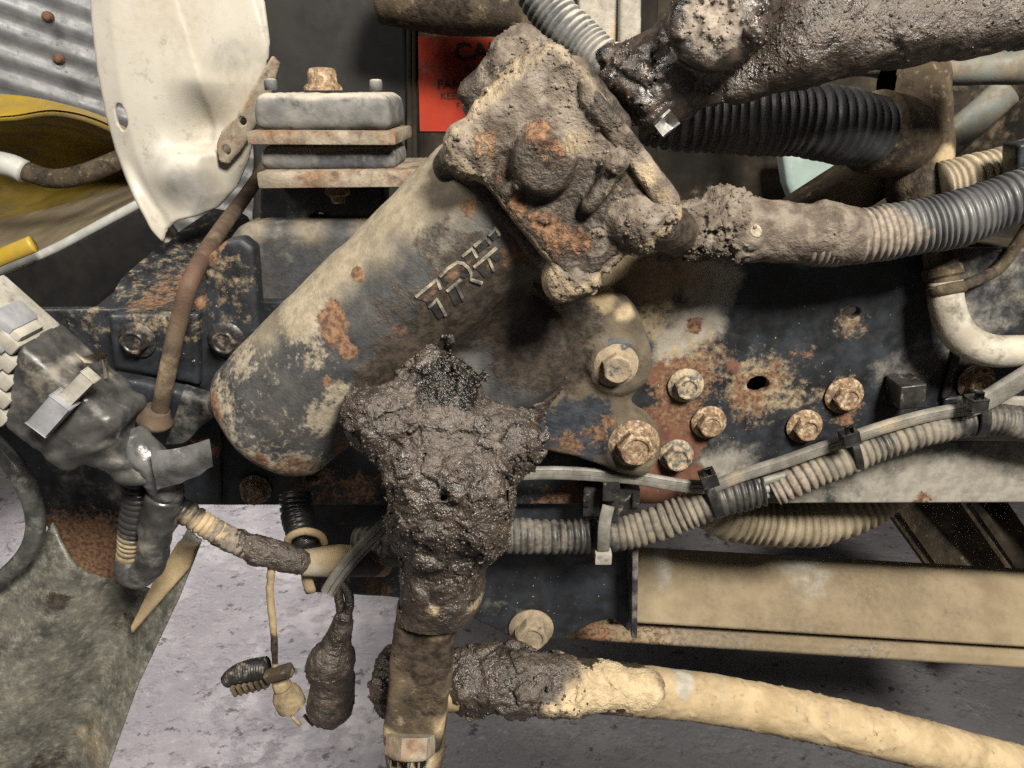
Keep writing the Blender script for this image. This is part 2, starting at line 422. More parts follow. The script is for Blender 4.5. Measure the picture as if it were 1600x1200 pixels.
M['drymud'] = mk('dry_grey_brown_mud', (0.07, 0.054, 0.042), (0.17, 0.143, 0.116), 80, (0.6, 0.9), bump=0.8, bscale=380, bdist=.003, layers=[L_mud, L_rust, dict(L_dust, scale=40), L_pale], spec=0.4)
M['grease'] = mk('black_grease_and_mud', (0.012, 0.010, 0.009), (0.055, 0.040, 0.032), 80, (0.22, 0.45), bump=0.5, bscale=500, layers=[L_dry, L_mud], spec=0.7)
M['rustbolt'] = mk('rusty_bolt_steel', (0.10, 0.062, 0.036), (0.25, 0.165, 0.095), 260, (0.7, 0.9), bump=0.5, bscale=900, layers=[dict(col=((0.36, 0.28, 0.19), (0.45, 0.36, 0.26)), scale=200, thr=0.56, soft=0.08), dict(col=((0.03, 0.03, 0.035), (0.06, 0.06, 0.07)), scale=150, thr=0.64, soft=0.05, rough=0.5)])
M['zincbolt'] = mk('dusty_zinc_bolt', (0.05, 0.06, 0.08), (0.20, 0.20, 0.19), 200, (0.4, 0.7), metal=0.4, bump=0.3, bscale=900, layers=[dict(col=TAN, scale=170, thr=0.50, soft=0.12), dict(col=RUST, scale=140, thr=0.60, soft=0.06)])
M['tanbolt'] = mk('mud_coated_bolt', (0.20, 0.16, 0.11), (0.30, 0.24, 0.165), 130, (0.85, 0.95), bump=0.5, bscale=800, layers=[dict(col=((0.03, 0.035, 0.045), (0.06, 0.065, 0.08)), scale=90, thr=0.63, soft=0.06)])
M['blackbolt'] = mk('black_bolt', (0.010, 0.010, 0.011), (0.03, 0.028, 0.026), 200, (0.3, 0.5), bump=0.2, layers=[dict(col=((0.12, 0.095, 0.065), (0.2, 0.16, 0.11)), scale=120, thr=0.60, soft=0.12)])
M['tan'] = mk('tan_mud_coating', (0.29, 0.22, 0.13), (0.38, 0.30, 0.185), 35, (0.8, 0.95), bump=0.3, bscale=450, layers=[dict(col=((0.22, 0.165, 0.095), (0.28, 0.215, 0.13)), scale=26, thr=0.55, soft=0.12, ro=.7), dict(col=((0.14, 0.105, 0.065), (0.19, 0.145, 0.09)), scale=150, thr=0.66, soft=0.06, ro=.7, h=-.4), dict(L_mud), dict(L_grey), L_rust, L_dry], spec=0.3)
M['leaf'] = mk('tan_spring_leaf_coating', (0.19, 0.15, 0.095), (0.29, 0.235, 0.155), 14, (0.75, 0.95), bump=0.4, bscale=350, layers=[dict(col=((0.15, 0.12, 0.08), (0.2, 0.16, 0.105)), scale=9, thr=0.55, soft=0.16), L_mud, L_grey, L_rust, L_dry], spec=0.3)
M['cond'] = mk('black_split_conduit', (0.016, 0.016, 0.017), (0.040, 0.039, 0.037), 60, (0.35, 0.55), bump=0.15, layers=[dict(col=((0.09, 0.082, 0.07), (0.17, 0.155, 0.13)), scale=28, thr=0.54, soft=0.13, rough=0.8), dict(L_dust, col=((0.16, 0.14, 0.11), (0.24, 0.21, 0.16))), L_dry], spec=0.5)
M['condc'] = mk('clean_black_conduit', (0.012, 0.012, 0.013), (0.03, 0.03, 0.03), 40, (0.28, 0.42), bump=0.1, layers=[L_dust, L_dry, L_mud])
M['condgrey'] = mk('dusty_blue_grey_hose', (0.045, 0.047, 0.051), (0.10, 0.101, 0.102), 30, (0.4, 0.6), bump=0.1, layers=[L_dry])
M['tancond'] = mk('dusty_tan_conduit', (0.20, 0.165, 0.115), (0.34, 0.285, 0.20), 40, (0.8, 0.9), bump=0.3, layers=[L_mud])
M['rubber'] = mk('weathered_grey_rubber', (0.085, 0.087, 0.088), (0.17, 0.165, 0.155), 35, (0.7, 0.9), bump=0.35, bscale=300, layers=[dict(col=((0.035, 0.038, 0.045), (0.06, 0.062, 0.07)), scale=30, thr=0.60, soft=0.06)], up=(0.8, (0.36, 0.33, 0.28)))
M['rustplate'] = mk('dusty_rusted_plate', (0.17, 0.145, 0.11), (0.30, 0.26, 0.20), 60, (0.8, 0.95), bump=0.5, bscale=450, layers=[dict(col=((0.10,0.06,0.04),(0.22,0.13,0.075)), scale=40, thr=0.54, soft=0.10), dict(col=((0.05, 0.05, 0.055), (0.1, 0.1, 0.1)), scale=80, thr=0.64, soft=0.05)])
M['liner'] = mk('off_white_moulded_plastic', (0.37, 0.352, 0.31), (0.43, 0.412, 0.368), 14, (0.4, 0.6), bump=0.10, layers=[dict(L_grey, col=((0.24, 0.235, 0.22), (0.30, 0.29, 0.27))), dict(col=((0.16, 0.145, 0.12), (0.24, 0.22, 0.18)), scale=55, thr=0.66, soft=0.12, ro=.75),  dict(col=((0.06, 0.055, 0.05), (0.12, 0.11, 0.10)), scale=170, thr=0.71, soft=0.03, rough=0.8), dict(col=((0.30, 0.26, 0.20), (0.36, 0.32, 0.25)), scale=9, thr=0.60, soft=0.18)])
M['cable'] = mk('grey_cable_sheath', (0.12, 0.115, 0.10), (0.21, 0.20, 0.18), 60, (0.5, 0.75), bump=0.2, layers=[L_dust, dict(col=((0.05, 0.045, 0.04), (0.08, 0.07, 0.06)), scale=220, thr=0.68, soft=0.04)])
M['tape'] = mk('black_electrical_tape', (0.026, 0.026, 0.027), (0.070, 0.069, 0.067), 35, (0.28, 0.5), bump=0.2, bscale=200, layers=[L_grey, L_pale, dict(col=((0.14, 0.125, 0.10), (0.2, 0.18, 0.15)), scale=40, thr=0.64, soft=0.12)], spec=0.6)
M['tapeg'] = mk('scuffed_shiny_grey_tape', (0.06, 0.06, 0.062), (0.14, 0.14, 0.142), 40, (0.2, 0.4), bump=0.5, bscale=150, layers=[dict(col=((0.05, 0.05, 0.05), (0.09, 0.09, 0.09)), scale=60, thr=0.62, soft=0.1, rough=0.4)], spec=0.7)
M['whiteplastic'] = mk('dirty_white_plastic', (0.27, 0.255, 0.22), (0.38, 0.365, 0.325), 60, (0.45, 0.65), bump=0.1, layers=[dict(col=((0.12, 0.11, 0.095), (0.2, 0.18, 0.16)), scale=90, thr=0.63, soft=0.1)])
M['greyplastic'] = mk('pale_grey_plastic', (0.19, 0.195, 0.215), (0.28, 0.285, 0.305), 60, (0.4, 0.6), bump=0.1)
M['darkplastic'] = mk('black_plastic', (0.010, 0.010, 0.011), (0.028, 0.027, 0.025), 90, (0.3, 0.5), bump=0.15, layers=[dict(col=((0.16, 0.14, 0.11), (0.24, 0.21, 0.17)), scale=100, thr=0.63, soft=0.08)])
M['brownrod'] = mk('rusty_brown_rod', (0.04, 0.028, 0.019), (0.095, 0.066, 0.042), 30, (0.7, 0.9), bump=0.4, layers=[dict(L_oxide, soft=.5, op=.6), L_rust, L_dust])
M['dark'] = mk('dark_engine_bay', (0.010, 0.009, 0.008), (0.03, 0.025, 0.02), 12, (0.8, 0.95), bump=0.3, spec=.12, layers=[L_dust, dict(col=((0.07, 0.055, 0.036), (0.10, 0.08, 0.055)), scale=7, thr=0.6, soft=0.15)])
M['brown'] = mk('brown_dusty_steel', (0.050, 0.038, 0.025), (0.115, 0.088, 0.06), 25, (0.8, 0.95), bump=0.5, spec=.2, layers=[dict(col=((0.02, 0.017, 0.015), (0.045, 0.037, 0.03)), scale=34, thr=0.56, soft=0.1), dict(col=((0.15, 0.12, 0.08), (0.2, 0.16, 0.11)), scale=120, thr=0.62, soft=0.08), L_mud, L_dust, L_grey])
M['bracket'] = mk('brown_filmed_bracket', (0.055, 0.044, 0.030), (0.105, 0.084, 0.057), 45, (0.8, 0.95), bump=0.4, layers=[dict(attr='chip', col=((0.014, 0.017, 0.024), (0.03, 0.036, 0.046)), scale=90, amp=1.8, soft=.12, rough=.6), L_dust, L_mud, L_rust])
M['pipe'] = mk('dusty_pale_pipe', (0.24, 0.215, 0.175), (0.36, 0.33, 0.275), 30, (0.5, 0.8), bump=0.25, layers=[L_grey, dict(col=((0.07, 0.058, 0.042), (0.12, 0.10, 0.075)), scale=42, thr=0.58, soft=0.12, rough=0.9)])
M['silver'] = mk('bare_bolt_steel', (0.45, 0.45, 0.44), (0.6, 0.6, 0.58), 200, (0.35, 0.5), metal=0.6, bump=0.1)

def crumbs(parent, V, Q, weight, n, r0, r1, mat, seed=1, name='mud_crumbs', src=None):
    """small broken clods stuck on a muddy surface, joined into one part"""
    rs = np.random.RandomState(seed); w_ = np.clip(weight, 0, None); N_ = vnormals(V, Q)
    idx = rs.choice(len(V), n, p=w_ / w_.sum())
    t = (1 + 5 ** .5) / 2
    B = np.array([(-1, t, 0), (1, t, 0), (-1, -t, 0), (1, -t, 0), (0, -1, t), (0, 1, t), (0, -1, -t), (0, 1, -t), (t, 0, -1), (t, 0, 1), (-t, 0, -1), (-t, 0, 1)]) / 1.9
    Fi = np.array([(0, 11, 5), (0, 5, 1), (0, 1, 7), (0, 7, 10), (0, 10, 11), (1, 5, 9), (5, 11, 4), (11, 10, 2), (10, 7, 6), (7, 1, 8), (3, 9, 4), (3, 4, 2), (3, 2, 6), (3, 6, 8), (3, 8, 9), (4, 9, 5), (2, 4, 11), (6, 2, 10), (8, 6, 7), (9, 8, 1)])
    r = (r0 + (r1 - r0) * rs.rand(n) ** 2.5)[:, None, None]
    W_ = B[None] * (1 + .45 * (rs.rand(n, 12, 1) - .5)) * (.65 + .7 * rs.rand(n, 1, 3)) * r + (V[idx] - N_[idx] * r[:, :, 0] * .15)[:, None, :]
    Fa = (Fi[None] + 12 * np.arange(n)[:, None, None]).reshape(-1, 3)
    o = part(name, W_.reshape(-1, 3), Fa, mat, parent, attrs={k: np.repeat(np.asarray(v)[idx], 12) for k, v in (src or {}).items()}); o['kind'] = 'stuff'; return o
# ================================================================== setting
FZ = -0.75
M['floor'] = mk('pitted_concrete_floor', (0.095, 0.094, 0.106), (0.140, 0.136, 0.148), 5, (0.6, 0.85), bump=0.4, bscale=85, bdist=0.006,
    layers=[dict(col=((0.08, 0.078, 0.088), (0.105, 0.103, 0.113)), scale=2.2, thr=0.54, soft=0.14, ro=0.6), dict(col=((0.085, 0.083, 0.093), (0.12, 0.116, 0.126)), scale=34, thr=0.57, soft=0.10, h=-.7, ro=0.5), dict(col=((0.17, 0.163, 0.17), (0.21, 0.2, 0.206)), scale=60, thr=0.68, soft=0.08, h=0.4, ro=0.5, op=.6),
            dict(col=((0.016, 0.016, 0.019), (0.04, 0.039, 0.044)), scale=40, thr=0.66, soft=0.05, h=-1.5, ro=0.55)])
V = np.array([(-9, -3, FZ), (9, -3, FZ), (9, 9, FZ), (-9, 9, FZ)]); fl = part('floor', V, [(0, 1, 2, 3)], M['floor'], smooth=False); fl['kind'] = 'structure'

# corrugated metal sheeting, far top left
M['galv'] = mk('galvanised_sheet', (0.36, 0.37, 0.38), (0.52, 0.53, 0.53), 9, (0.38, 0.6), metal=0.35, bump=0.25, bscale=160, layers=[dict(col=((0.25, 0.22, 0.18), (0.32, 0.28, 0.23)), scale=30, thr=0.66, soft=0.1)])
c = P(40, 60, 3.2); mpx = S(40, 60, 3.2)
e1 = nrm(P(240, 128, 3.4) - P(40, 60, 3.2)); e2 = nrm(np.cross(e1, [0, 1, 0])); nn = nrm(np.cross(e2, e1))
if nn[1] > 0: nn = -nn
ni, nj = 40, 240
u = np.linspace(-420, 460, ni) * mpx; v = np.linspace(-330, 330, nj) * mpx
U, W = np.meshgrid(u, v, indexing='ij')
ph = 2 * math.pi * W / (37 * mpx); Hh = 0.007 * np.cos(ph) + 0.0017 * np.cos(ph * 7) * (np.cos(ph) < 0.2)
V = (c + U[..., None] * e1 + W[..., None] * e2 + Hh[..., None] * nn).reshape(-1, 3)
V = np.vstack([V, V - nn * 0.002]); n1 = ni * nj
i = np.arange(ni - 1)[:, None]; j = np.arange(nj - 1)[None, :]
Q = np.stack([i * nj + j, i * nj + j + 1, (i + 1) * nj + j + 1, (i + 1) * nj + j], -1).reshape(-1, 4)
Q = np.vstack([Q, Q[:, ::-1] + n1])
wall = thing('corrugated_wall', 'ridged galvanised corrugated metal wall sheeting at the far top left', 'wall', c)
part('sheet', V, Q, M['galv'], wall)
M['rustscrew'] = mk('rusty_screw', (0.22, 0.11, 0.06), (0.36, 0.22, 0.14), 120, (0.7, 0.9))
for px, py in ((75, 27), (92, 93)):
    q = P(px, py, 3.17); part('screw', *lathe([(9 * mpx, 0), (9 * mpx, 3 * mpx), (5 * mpx, 4 * mpx), (5 * mpx, 10 * mpx), (3 * mpx, 12 * mpx)], q - nn * 0.006, nn, 12), M['rustscrew'], wall)

# ------------------------------------------------------------------ yellow hood shell, lower left of the wall
def loft(rows, mats=None, n=40, k=6):
    C = []
    for r in rows: C.append(catmull(path(r), n)[0])
    C = np.array(C); m = len(rows); out = []
    for q in range(n): out.append(catmull(C[:, q], (m - 1) * k + 1)[0] if m > 2 else np.linspace(C[0, q], C[1, q], k + 1))
    G_ = np.array(out).transpose(1, 0, 2); a, b = G_.shape[:2]
    i = np.arange(a - 1)[:, None]; j = np.arange(b - 1)[None, :]
    Q = np.stack([i * b + j, i * b + j + 1, (i + 1) * b + j + 1, (i + 1) * b + j], -1).reshape(-1, 4)
    return G_.reshape(-1, 3), Q
def shell(V, Q, t):
    N = vnormals(V, Q); n = len(V)
    return np.vstack([V, V - N * t]), np.vstack([Q, Q[:, ::-1] + n])
M['yellow'] = mk('yellow_paint', (0.50, 0.33, 0.035), (0.58, 0.40, 0.06), 12, (0.3, 0.45), bump=0.05, layers=[dict(col=((0.30, 0.22, 0.06), (0.36, 0.27, 0.09)), scale=8, thr=0.58, soft=0.12, rough=0.7)])
M['olive'] = mk('shaded_dirty_yellow', (0.16, 0.115, 0.02), (0.30, 0.21, 0.03), 7, (0.5, 0.8), bump=0.2, layers=[dict(col=((0.10, 0.085, 0.05), (0.16, 0.13, 0.08)), scale=9, thr=0.55, soft=0.1)])  # hood yellow darkened to paint the shadow inside, plus brown dirt
M['tanshell'] = mk('tan_dusty_inner_panel', (0.20, 0.155, 0.095), (0.30, 0.245, 0.165), 9, (0.6, 0.9), bump=0.2, layers=[dict(col=((0.10, 0.085, 0.06), (0.14, 0.12, 0.09)), scale=7, thr=0.58, soft=0.15)])
M['lipwhite'] = mk('pale_grey_edge_strip', (0.44, 0.45, 0.43), (0.56, 0.57, 0.54), 30, (0.4, 0.6), bump=0.1)
M['blackflap'] = mk('black_rubber_flap', (0.006, 0.006, 0.006), (0.012, 0.011, 0.010), 20, (0.6, 0.8), bump=0.1)
hood = thing('tilted_hood', 'yellow tilted hood shell with olive inside and pale edge at far left', 'hood', P(80, 420, 0.6))
r0 = [(-60, 150, .72), (20, 152, .72), (90, 164, .72), (170, 190, .72), (260, 240, .72)]
r1 = [(-60, 188, .66), (20, 184, .66), (90, 176, .66), (165, 196, .66), (250, 250, .66)]
r2 = [(-60, 194, .67), (20, 190, .67), (90, 183, .67), (165, 204, .67), (250, 256, .67)]
r3 = [(-60, 225, .90), (20, 222, .90), (90, 222, .90), (165, 232, .90), (250, 262, .90)]
r4 = [(-60, 300, .95), (20, 300, .95), (90, 290, .95), (165, 275, .95), (250, 270, .95)]
r5 = [(-60, 348, .86), (20, 338, .86), (90, 322, .84), (165, 300, .82), (250, 275, .8)]
r6 = [(-60, 455, .58), (20, 415, .58), (90, 385, .58), (165, 345, .58), (250, 300, .58)]
part('outer_panel', *shell(*loft([r0, r1]), 0.004), M['yellow'], hood)
part('inner_bowl', *loft([r1, r2, r3, r4, r5]), M['olive'], hood)
part('inner_panel', *loft([r5, r6]), M['tanshell'], hood)
part('edge_strip', *tube(path([(-60, 449, .575), (20, 417, .575), (90, 386, .575), (165, 346, .575), (250, 301, .575)]), 7 * S(90, 390, .57), 12, ell=(1, .8)), M['lipwhite'], hood)
part('bumper_strip', *tube(path([(-40, 420, .53), (10, 398, .53), (52, 381, .53)]), 13 * S(20, 390, .53), 12, ell=(1, .6)), M['yellow'], hood)
V, Q = plate([(-60, 456), (20, 424), (90, 393), (165, 353), (240, 313), (282, 372), (140, 486), (-60, 500)], .56, .01, .004)
part('flap', V, Q, M['blackflap'], hood)
arm = part('support_tube', *tube(path([(-40, 248, .60), (30, 264, .60), (80, 279, .60), (130, 272, .60), (200, 244, .62), (270, 215, .64)]), 15 * S(80, 270, .6), 16), M['brown'], hood)
ORG[arm] = ORG[hood]
part('end_fitting', *tube(path([(-30, 250, .595), (15, 258, .595), (38, 268, .595)]), 18 * S(20, 260, .6), 14), M['lipwhite'], hood)

# ------------------------------------------------------------------ off white moulded liner, top left
ol = [(138, -40), (142, 40), (150, 110), (163, 180), (178, 235), (205, 298), (235, 345), (262, 374), (276, 376), (280, 352), (296, 338), (325, 331), (347, 322), (370, 292), (384, 250), (398, 150), (402, 60), (388, -40)]
lx = ([-40, 40, 110, 180, 235, 298, 345, 374], [138, 142, 150, 163, 178, 205, 235, 262])
def wl(px, py):
    u = px - np.interp(py, *lx)
    d = -0.028 + 0.030 * (1 - sstep(0, 24, u)) + 0.00035 * np.clip(60 - u, 0, 60) * 0.5
    xf = np.interp(py, [-40, 130, 215, 300, 375], [285, 335, 338, 330, 300])
    d = d + 0.00075 * np.clip(px - xf, 0, 80)
    g = np.exp(-((px - 328) / 34) ** 2) * sstep(120, 205, py) * (1 - sstep(222, 240, py)); d = d + 0.030 * g
    d = d - 0.012 * np.exp(-((px - 300) / 45) ** 2 - ((py - 262) / 35) ** 2)
    t = np.interp(py, [250, 330, 376], [205, 248, 268]); d = d - 0.012 * np.exp(-((px - t - 8) / 10) ** 2) * sstep(230, 320, py)
    return d
V, Q = plate(ol, .10, .004, .0018, holes=[(213, 181, 9, 19)], warp=wl); V = smoothmesh(V, Q, 1)
gr = spots(V, [(320, 290, 35, 1.0), (300, 300, 25, .8), (270, 240, 30, .5), (365, 90, 30, .7)], .1)
o = part('moulded_liner', V, Q, M['liner'], org=P(270, 375, .1), attrs={'grey': gr})
tag(o, 'off white moulded plastic panel with an oval hole, tapering to a tip', 'panel')
V, Q = plate([(404, 82), (413, 96), (398, 165), (370, 232), (353, 258), (341, 252), (337, 226), (345, 205), (362, 180)], .075, .004, .0014, holes=[(351, 235, 4, 8), (369, 190, 4, 7)], warp=lambda x, y: 0.0006 * np.clip(x - 345, 0, 80))
o = part('metal_strap', V, Q, M['rustplate'], org=P(350, 255, .08)); tag(o, 'narrow rusty metal strap beside the off white moulded panel', 'bracket')

# ------------------------------------------------------------------ dark engine bay behind
V, Q = plate([(392, -60), (640, -60), (640, 560), (392, 560)], .30, .02, .006)
rad = thing('radiator_panel', 'flat black radiator side panel behind the rubber mount', 'panel', P(520, 560, .3))
part('panel', V, Q, M['blackflap'], rad)
for xx in (640, 648): part('edge_rib', *tube(path([(xx, -60, .295), (xx, 200, .295), (xx, 540, .295)]), 5 * S(640, 200, .29), 8), M['dark'], rad)
V, Q = plate([(650, -60), (1030, -60), (1030, 470), (650, 470)], .29, .02, .006)
sh = thing('fan_shroud', 'dark grimy fan shroud carrying a red caution sticker', 'shroud', P(800, 470, .29))
part('shroud_wall', V, Q, M['dark'], sh, attrs={'dust': spots(V, [(700, 20, 70, .45), (800, 30, 60, .4)], .29)})
M['sticker'] = mk('red_sticker', (0.27, 0.026, 0.012), (0.35, 0.04, 0.018), 14, (0.6, 0.8), spec=.2, bump=0.06, layers=[dict(col=((0.12, 0.03, 0.02), (0.2, 0.05, 0.03)), scale=30, thr=0.6, soft=0.15), dict(col=((0.42, 0.13, 0.09), (0.50, 0.20, 0.15)), scale=16, thr=0.62, soft=0.14)])
V, Q = plate([(653, 57), (668, 57), (780, 59), (830, 61), (830, 206), (655, 205)], .2885, .0006, .0025)
Vs = P(np.array([653, 830, 830, 656]), np.array([57, 60, 207, 205]), .2880)
st = part('caution_sticker', np.vstack([Vs, Vs + [0, .0008, 0]]), [(0, 1, 2, 3), (7, 6, 5, 4), (0, 4, 5, 1), (1, 5, 6, 2), (2, 6, 7, 3), (3, 7, 4, 0)], M['sticker'], sh, smooth=False, label='red sticker with black caution lettering')
M['ink'] = mk('black_ink', (0.010, 0.008, 0.008), (0.015, 0.012, 0.012), 50, (0.5, 0.6), bump=0.0)
def text(name, body, px, py, hpx, Y, mat, parent, stretch=1.0, bold=0.0, ang=0.0):
    cu = bpy.data.curves.new(name, 'FONT'); cu.body = body; cu.size = 1.0; cu.offset = bold; cu.extrude = 0.0
    t = bpy.data.objects.new(name, cu); COL.objects.link(t); dg = bpy.context.evaluated_depsgraph_get()
    me0 = t.evaluated_get(dg).to_mesh(); V = np.array([v.co[:] for v in me0.vertices]); Fc = [list(p.vertices) for p in me0.polygons]
    t.evaluated_get(dg).to_mesh_clear(); bpy.data.objects.remove(t); bpy.data.curves.remove(cu)
    k = hpx / 0.73 * S(px, py, Y); o0 = P(px, py, Y)
    W_ = np.stack([o0[0] + V[:, 0] * k * stretch, np.full(len(V), Y), o0[2] + V[:, 1] * k], -1)
    return part(name, W_, Fc, mat, parent, smooth=False)
for body, px, py, hh, st_, bo in (('CAUT', 710, 93, 25, 1.12, .03), ('AUT', 724, 115, 14, 1.12, .02), ('FAN M', 683, 138, 13.5, 1.08, .015), ('KEEP', 688, 155, 10.5, 1.05, .01), ('F', 713, 169, 8.5, 1.05, .01)):
    text('lettering', body, px, py, hh, .2875, M['ink'], st, st_, bo)
V, Q = tube(path([(600, -15, .23), (700, 2, .22), (790, 4, .20), (840, 25, .19), (870, 90, .19), (880, 180, .19)]), 50 * S(750, 10, .2), 24)
o = part('intake_pipe', V, Q, M['brown'], org=P(880, 180, .19), attrs={'mud': spots(np.asarray(V), [(690, 20, 60, .7)], .2)}); tag(o, 'smooth grey brown pipe above the red caution sticker', 'pipe')
V, Q = plate([(903, -60), (968, -60), (965, 170), (903, 170)], .17, .01, .003); tn = spots(V, [(940, 70, 45, 1.0), (930, 110, 40, 1.0)], .17)
o = part('dusty_bulkhead', V, Q, M['brown'], org=P(940, 170, .17), attrs={'dust': tn, 'grey': spots(V, [(930, 10, 60, .8)], .17)}); tag(o, 'tan dusty flat sheet behind the greasy steering joint', 'bulkhead')
V, Q = plate([(969, -60), (1004, -60), (1000, 160), (966, 160)], .16, .03, .003)
o = part('grey_upright', V, Q, M['brown'], org=P(985, 160, .16), attrs={'grey': np.full(len(V), .8)}); tag(o, 'narrow pale grey upright beside the tan dusty panel', 'upright')
# engine casting filling the dark upper right, bulk extended unseen to shade the floor
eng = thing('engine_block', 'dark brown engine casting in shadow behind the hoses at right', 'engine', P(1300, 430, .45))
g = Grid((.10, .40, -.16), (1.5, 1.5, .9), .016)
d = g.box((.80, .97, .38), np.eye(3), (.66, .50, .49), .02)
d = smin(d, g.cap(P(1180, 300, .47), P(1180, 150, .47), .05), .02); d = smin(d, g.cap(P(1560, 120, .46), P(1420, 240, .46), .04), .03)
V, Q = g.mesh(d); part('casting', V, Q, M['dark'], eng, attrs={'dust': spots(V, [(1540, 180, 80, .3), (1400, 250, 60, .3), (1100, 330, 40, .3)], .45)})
M['teal'] = mk('pale_teal_paint', (0.20, 0.27, 0.26), (0.30, 0.37, 0.35), 10, (0.4, 0.6), bump=0.1, layers=[dict(col=((0.36, 0.36, 0.33), (0.44, 0.43, 0.4)), scale=12, thr=0.6, soft=0.1)])
V, Q = plate([(1222, 236), (1302, 232), (1330, 290), (1272, 345), (1246, 330), (1230, 290)], .36, .03, .003, r=.006)
o = part('teal_cover', V, Q, M['teal'], org=P(1270, 345, .36)); tag(o, 'small pale teal painted patch deep behind the dark hose', 'engine cover')
# ================================================================== bolts
def bolt(parent, px, py, Y, Rf, Rh, mat, hk=0.55, rot=None, matw=None, ax=(0, -1, 0), dish=.12, name='bolt', wk=.16):
    m = S(px, py, Y); c = P(px, py, Y); ax = nrm(ax); rf = Rf * m; rh = Rh * m
    rot = random.random() * 1.04 if rot is None else rot
    H = rh * hk * 1.3
    V, Fc = hexhead(c + ax * rf * wk, ax, rh, H, rot, dish=dish)
    b = part(name, V, Fc, mat, parent, auto=35)
    V, Fc = lathe([(rf * .96, -rf * .02), (rf, rf * .03), (rf, rf * wk * .7), (rf * .93, rf * wk), (rh * 1.06, rf * (wk + .10)), (rh * .9, rf * (wk + .12))], c, ax, 28)
    part('washer', V, Fc, matw or mat, b, auto=40)
    return b
# ================================================================== frame rail
fr = thing('frame_rail', 'long black chassis frame rail with rust patches and flanged bolts', 'frame rail', P(960, 787, 0))
out = [(330, 470), (640, 470), (640, 392), (1680, 388), (1680, 786), (330, 791)]
V, Q = plate(out, 0.0, .009, .0017, holes=[(1185, 602, 17, 14), (1332, 489, 12, 9), (488, 749, 11, 7)])
rust = spots(V, [(1075, 590, 46, .8), (1040, 600, 26, .7), (1110, 560, 36, .5), (1170, 612, 36, .7), (1215, 585, 30, .5), (1325, 640, 26, .7), (1330, 505, 26, .4), (1175, 650, 30, .4), (1060, 640, 45, .65), (500, 765, 50, .55), (560, 770, 40, .55), (1085, 510, 14, .9), (860, 800, 50, .6), (1250, 560, 30, .35), (1440, 780, 18, .6)], 0)
oxide = spots(V, [(1040, 665, 38, 1.2), (1055, 700, 40, 1.2), (1050, 750, 44, 1.2), (1030, 770, 36, 1.1), (1145, 575, 12, .8), (1028, 585, 18, 1.1), (1010, 700, 40, 1.1), (900, 790, 40, .8)], 0)
dust = spots(V, [(1020, 440, 50, .9), (960, 440, 60, .9), (1080, 425, 34, .8), (1020, 500, 36, .6), (1185, 604, 54, .66), (1240, 620, 30, .5), (1080, 560, 60, .5), (1330, 505, 24, .45), (1300, 620, 40, .35)], 0)
grey = spots(V, [(1110, 450, 45, 1.0), (1090, 500, 40, .9), (1050, 540, 40, .7), (1500, 765, 90, .8), (1350, 770, 60, .75), (1590, 755, 90, .75), (1250, 775, 50, .7), (1440, 775, 90, .85), (1530, 520, 90, .38), (1450, 560, 60, .32), (1400, 600, 60, .3), (1560, 440, 100, .36), (1130, 740, 60, .6), (1110, 700, 40, .45)], 0)
web = part('web', V, Q, M['black'], fr, attrs=dict(rust=rust, oxide=oxide, dust=dust, grey=grey))
V, Fc = boxm((P(330, 786, 0) + P(1680, 786, 0)) / 2 + [0, .047, .0045], np.eye(3), (abs(P(1680, 786, 0)[0] - P(330, 786, 0)[0]) / 2 - .002, .037, .004)); part('lower_flange', V, Fc, M['brown'], fr)
V, Fc = boxm((P(660, 392, 0) + P(1680, 392, 0)) / 2 + [0, .047, -.006], np.eye(3), (abs(P(1680, 392, 0)[0] - P(660, 392, 0)[0]) / 2 - .002, .037, .004)); part('upper_flange', V, Fc, M['dark'], fr)  # flange coloured near black for the hose shadow over it
for px, py, Rf, Rh, mt in ((1071, 601, 28, 20, 'zincbolt'), (1107, 659, 27.5, 20.5, 'rustbolt'), (1056, 710, 27, 22, 'zincbolt'), (1256, 665, 28, 20.5, 'rustbolt'), (1318, 617, 30, 21, 'rustbolt'), (1524, 596, 29, 21, 'rustbolt'), (400, 764, 25, 20, 'rustbolt')):
    bolt(fr, px, py, -0.001, Rf, Rh, M[mt], .62)
V, Q = plate([(1110, 530), (1260, 530), (1260, 680), (1110, 680)], .03, .006, .003); part('hole_dark_backing', V, Q, M['dark'], fr)  # near-black plate added behind the rail hole, standing in for shade
# overlapping rear plate with its diagonal rib, far right
V, Q = plate([(1475, 622), (1500, 620), (1680, 622), (1680, 690), (1475, 690)], -.006, .005, .0018)
part('rear_patch', V, Q, M['black'], fr, attrs=dict(grey=spots(V, [(1560, 650, 90, .8)], 0)))
part('diagonal_rib', *tube(path([(1503, 520, -.003), (1490, 570, -.003), (1476, 622, -.003)]), 7 * S(1490, 570, 0), 8, ell=(1, .7)), M['darkplastic'], fr)
V, Fc = boxm(P(1414, 611, -.014), [nrm((1, 0, .12)), YA, nrm((-.12, 0, 1))], (19 * S(1414, 611, 0), .013, 19 * S(1414, 611, 0)), .0012)
o = part('plastic_clip', V, Fc, M['darkplastic'], org=P(1414, 630, -.01)); tag(o, 'small black plastic block clip on the frame above the grey cable', 'clip')

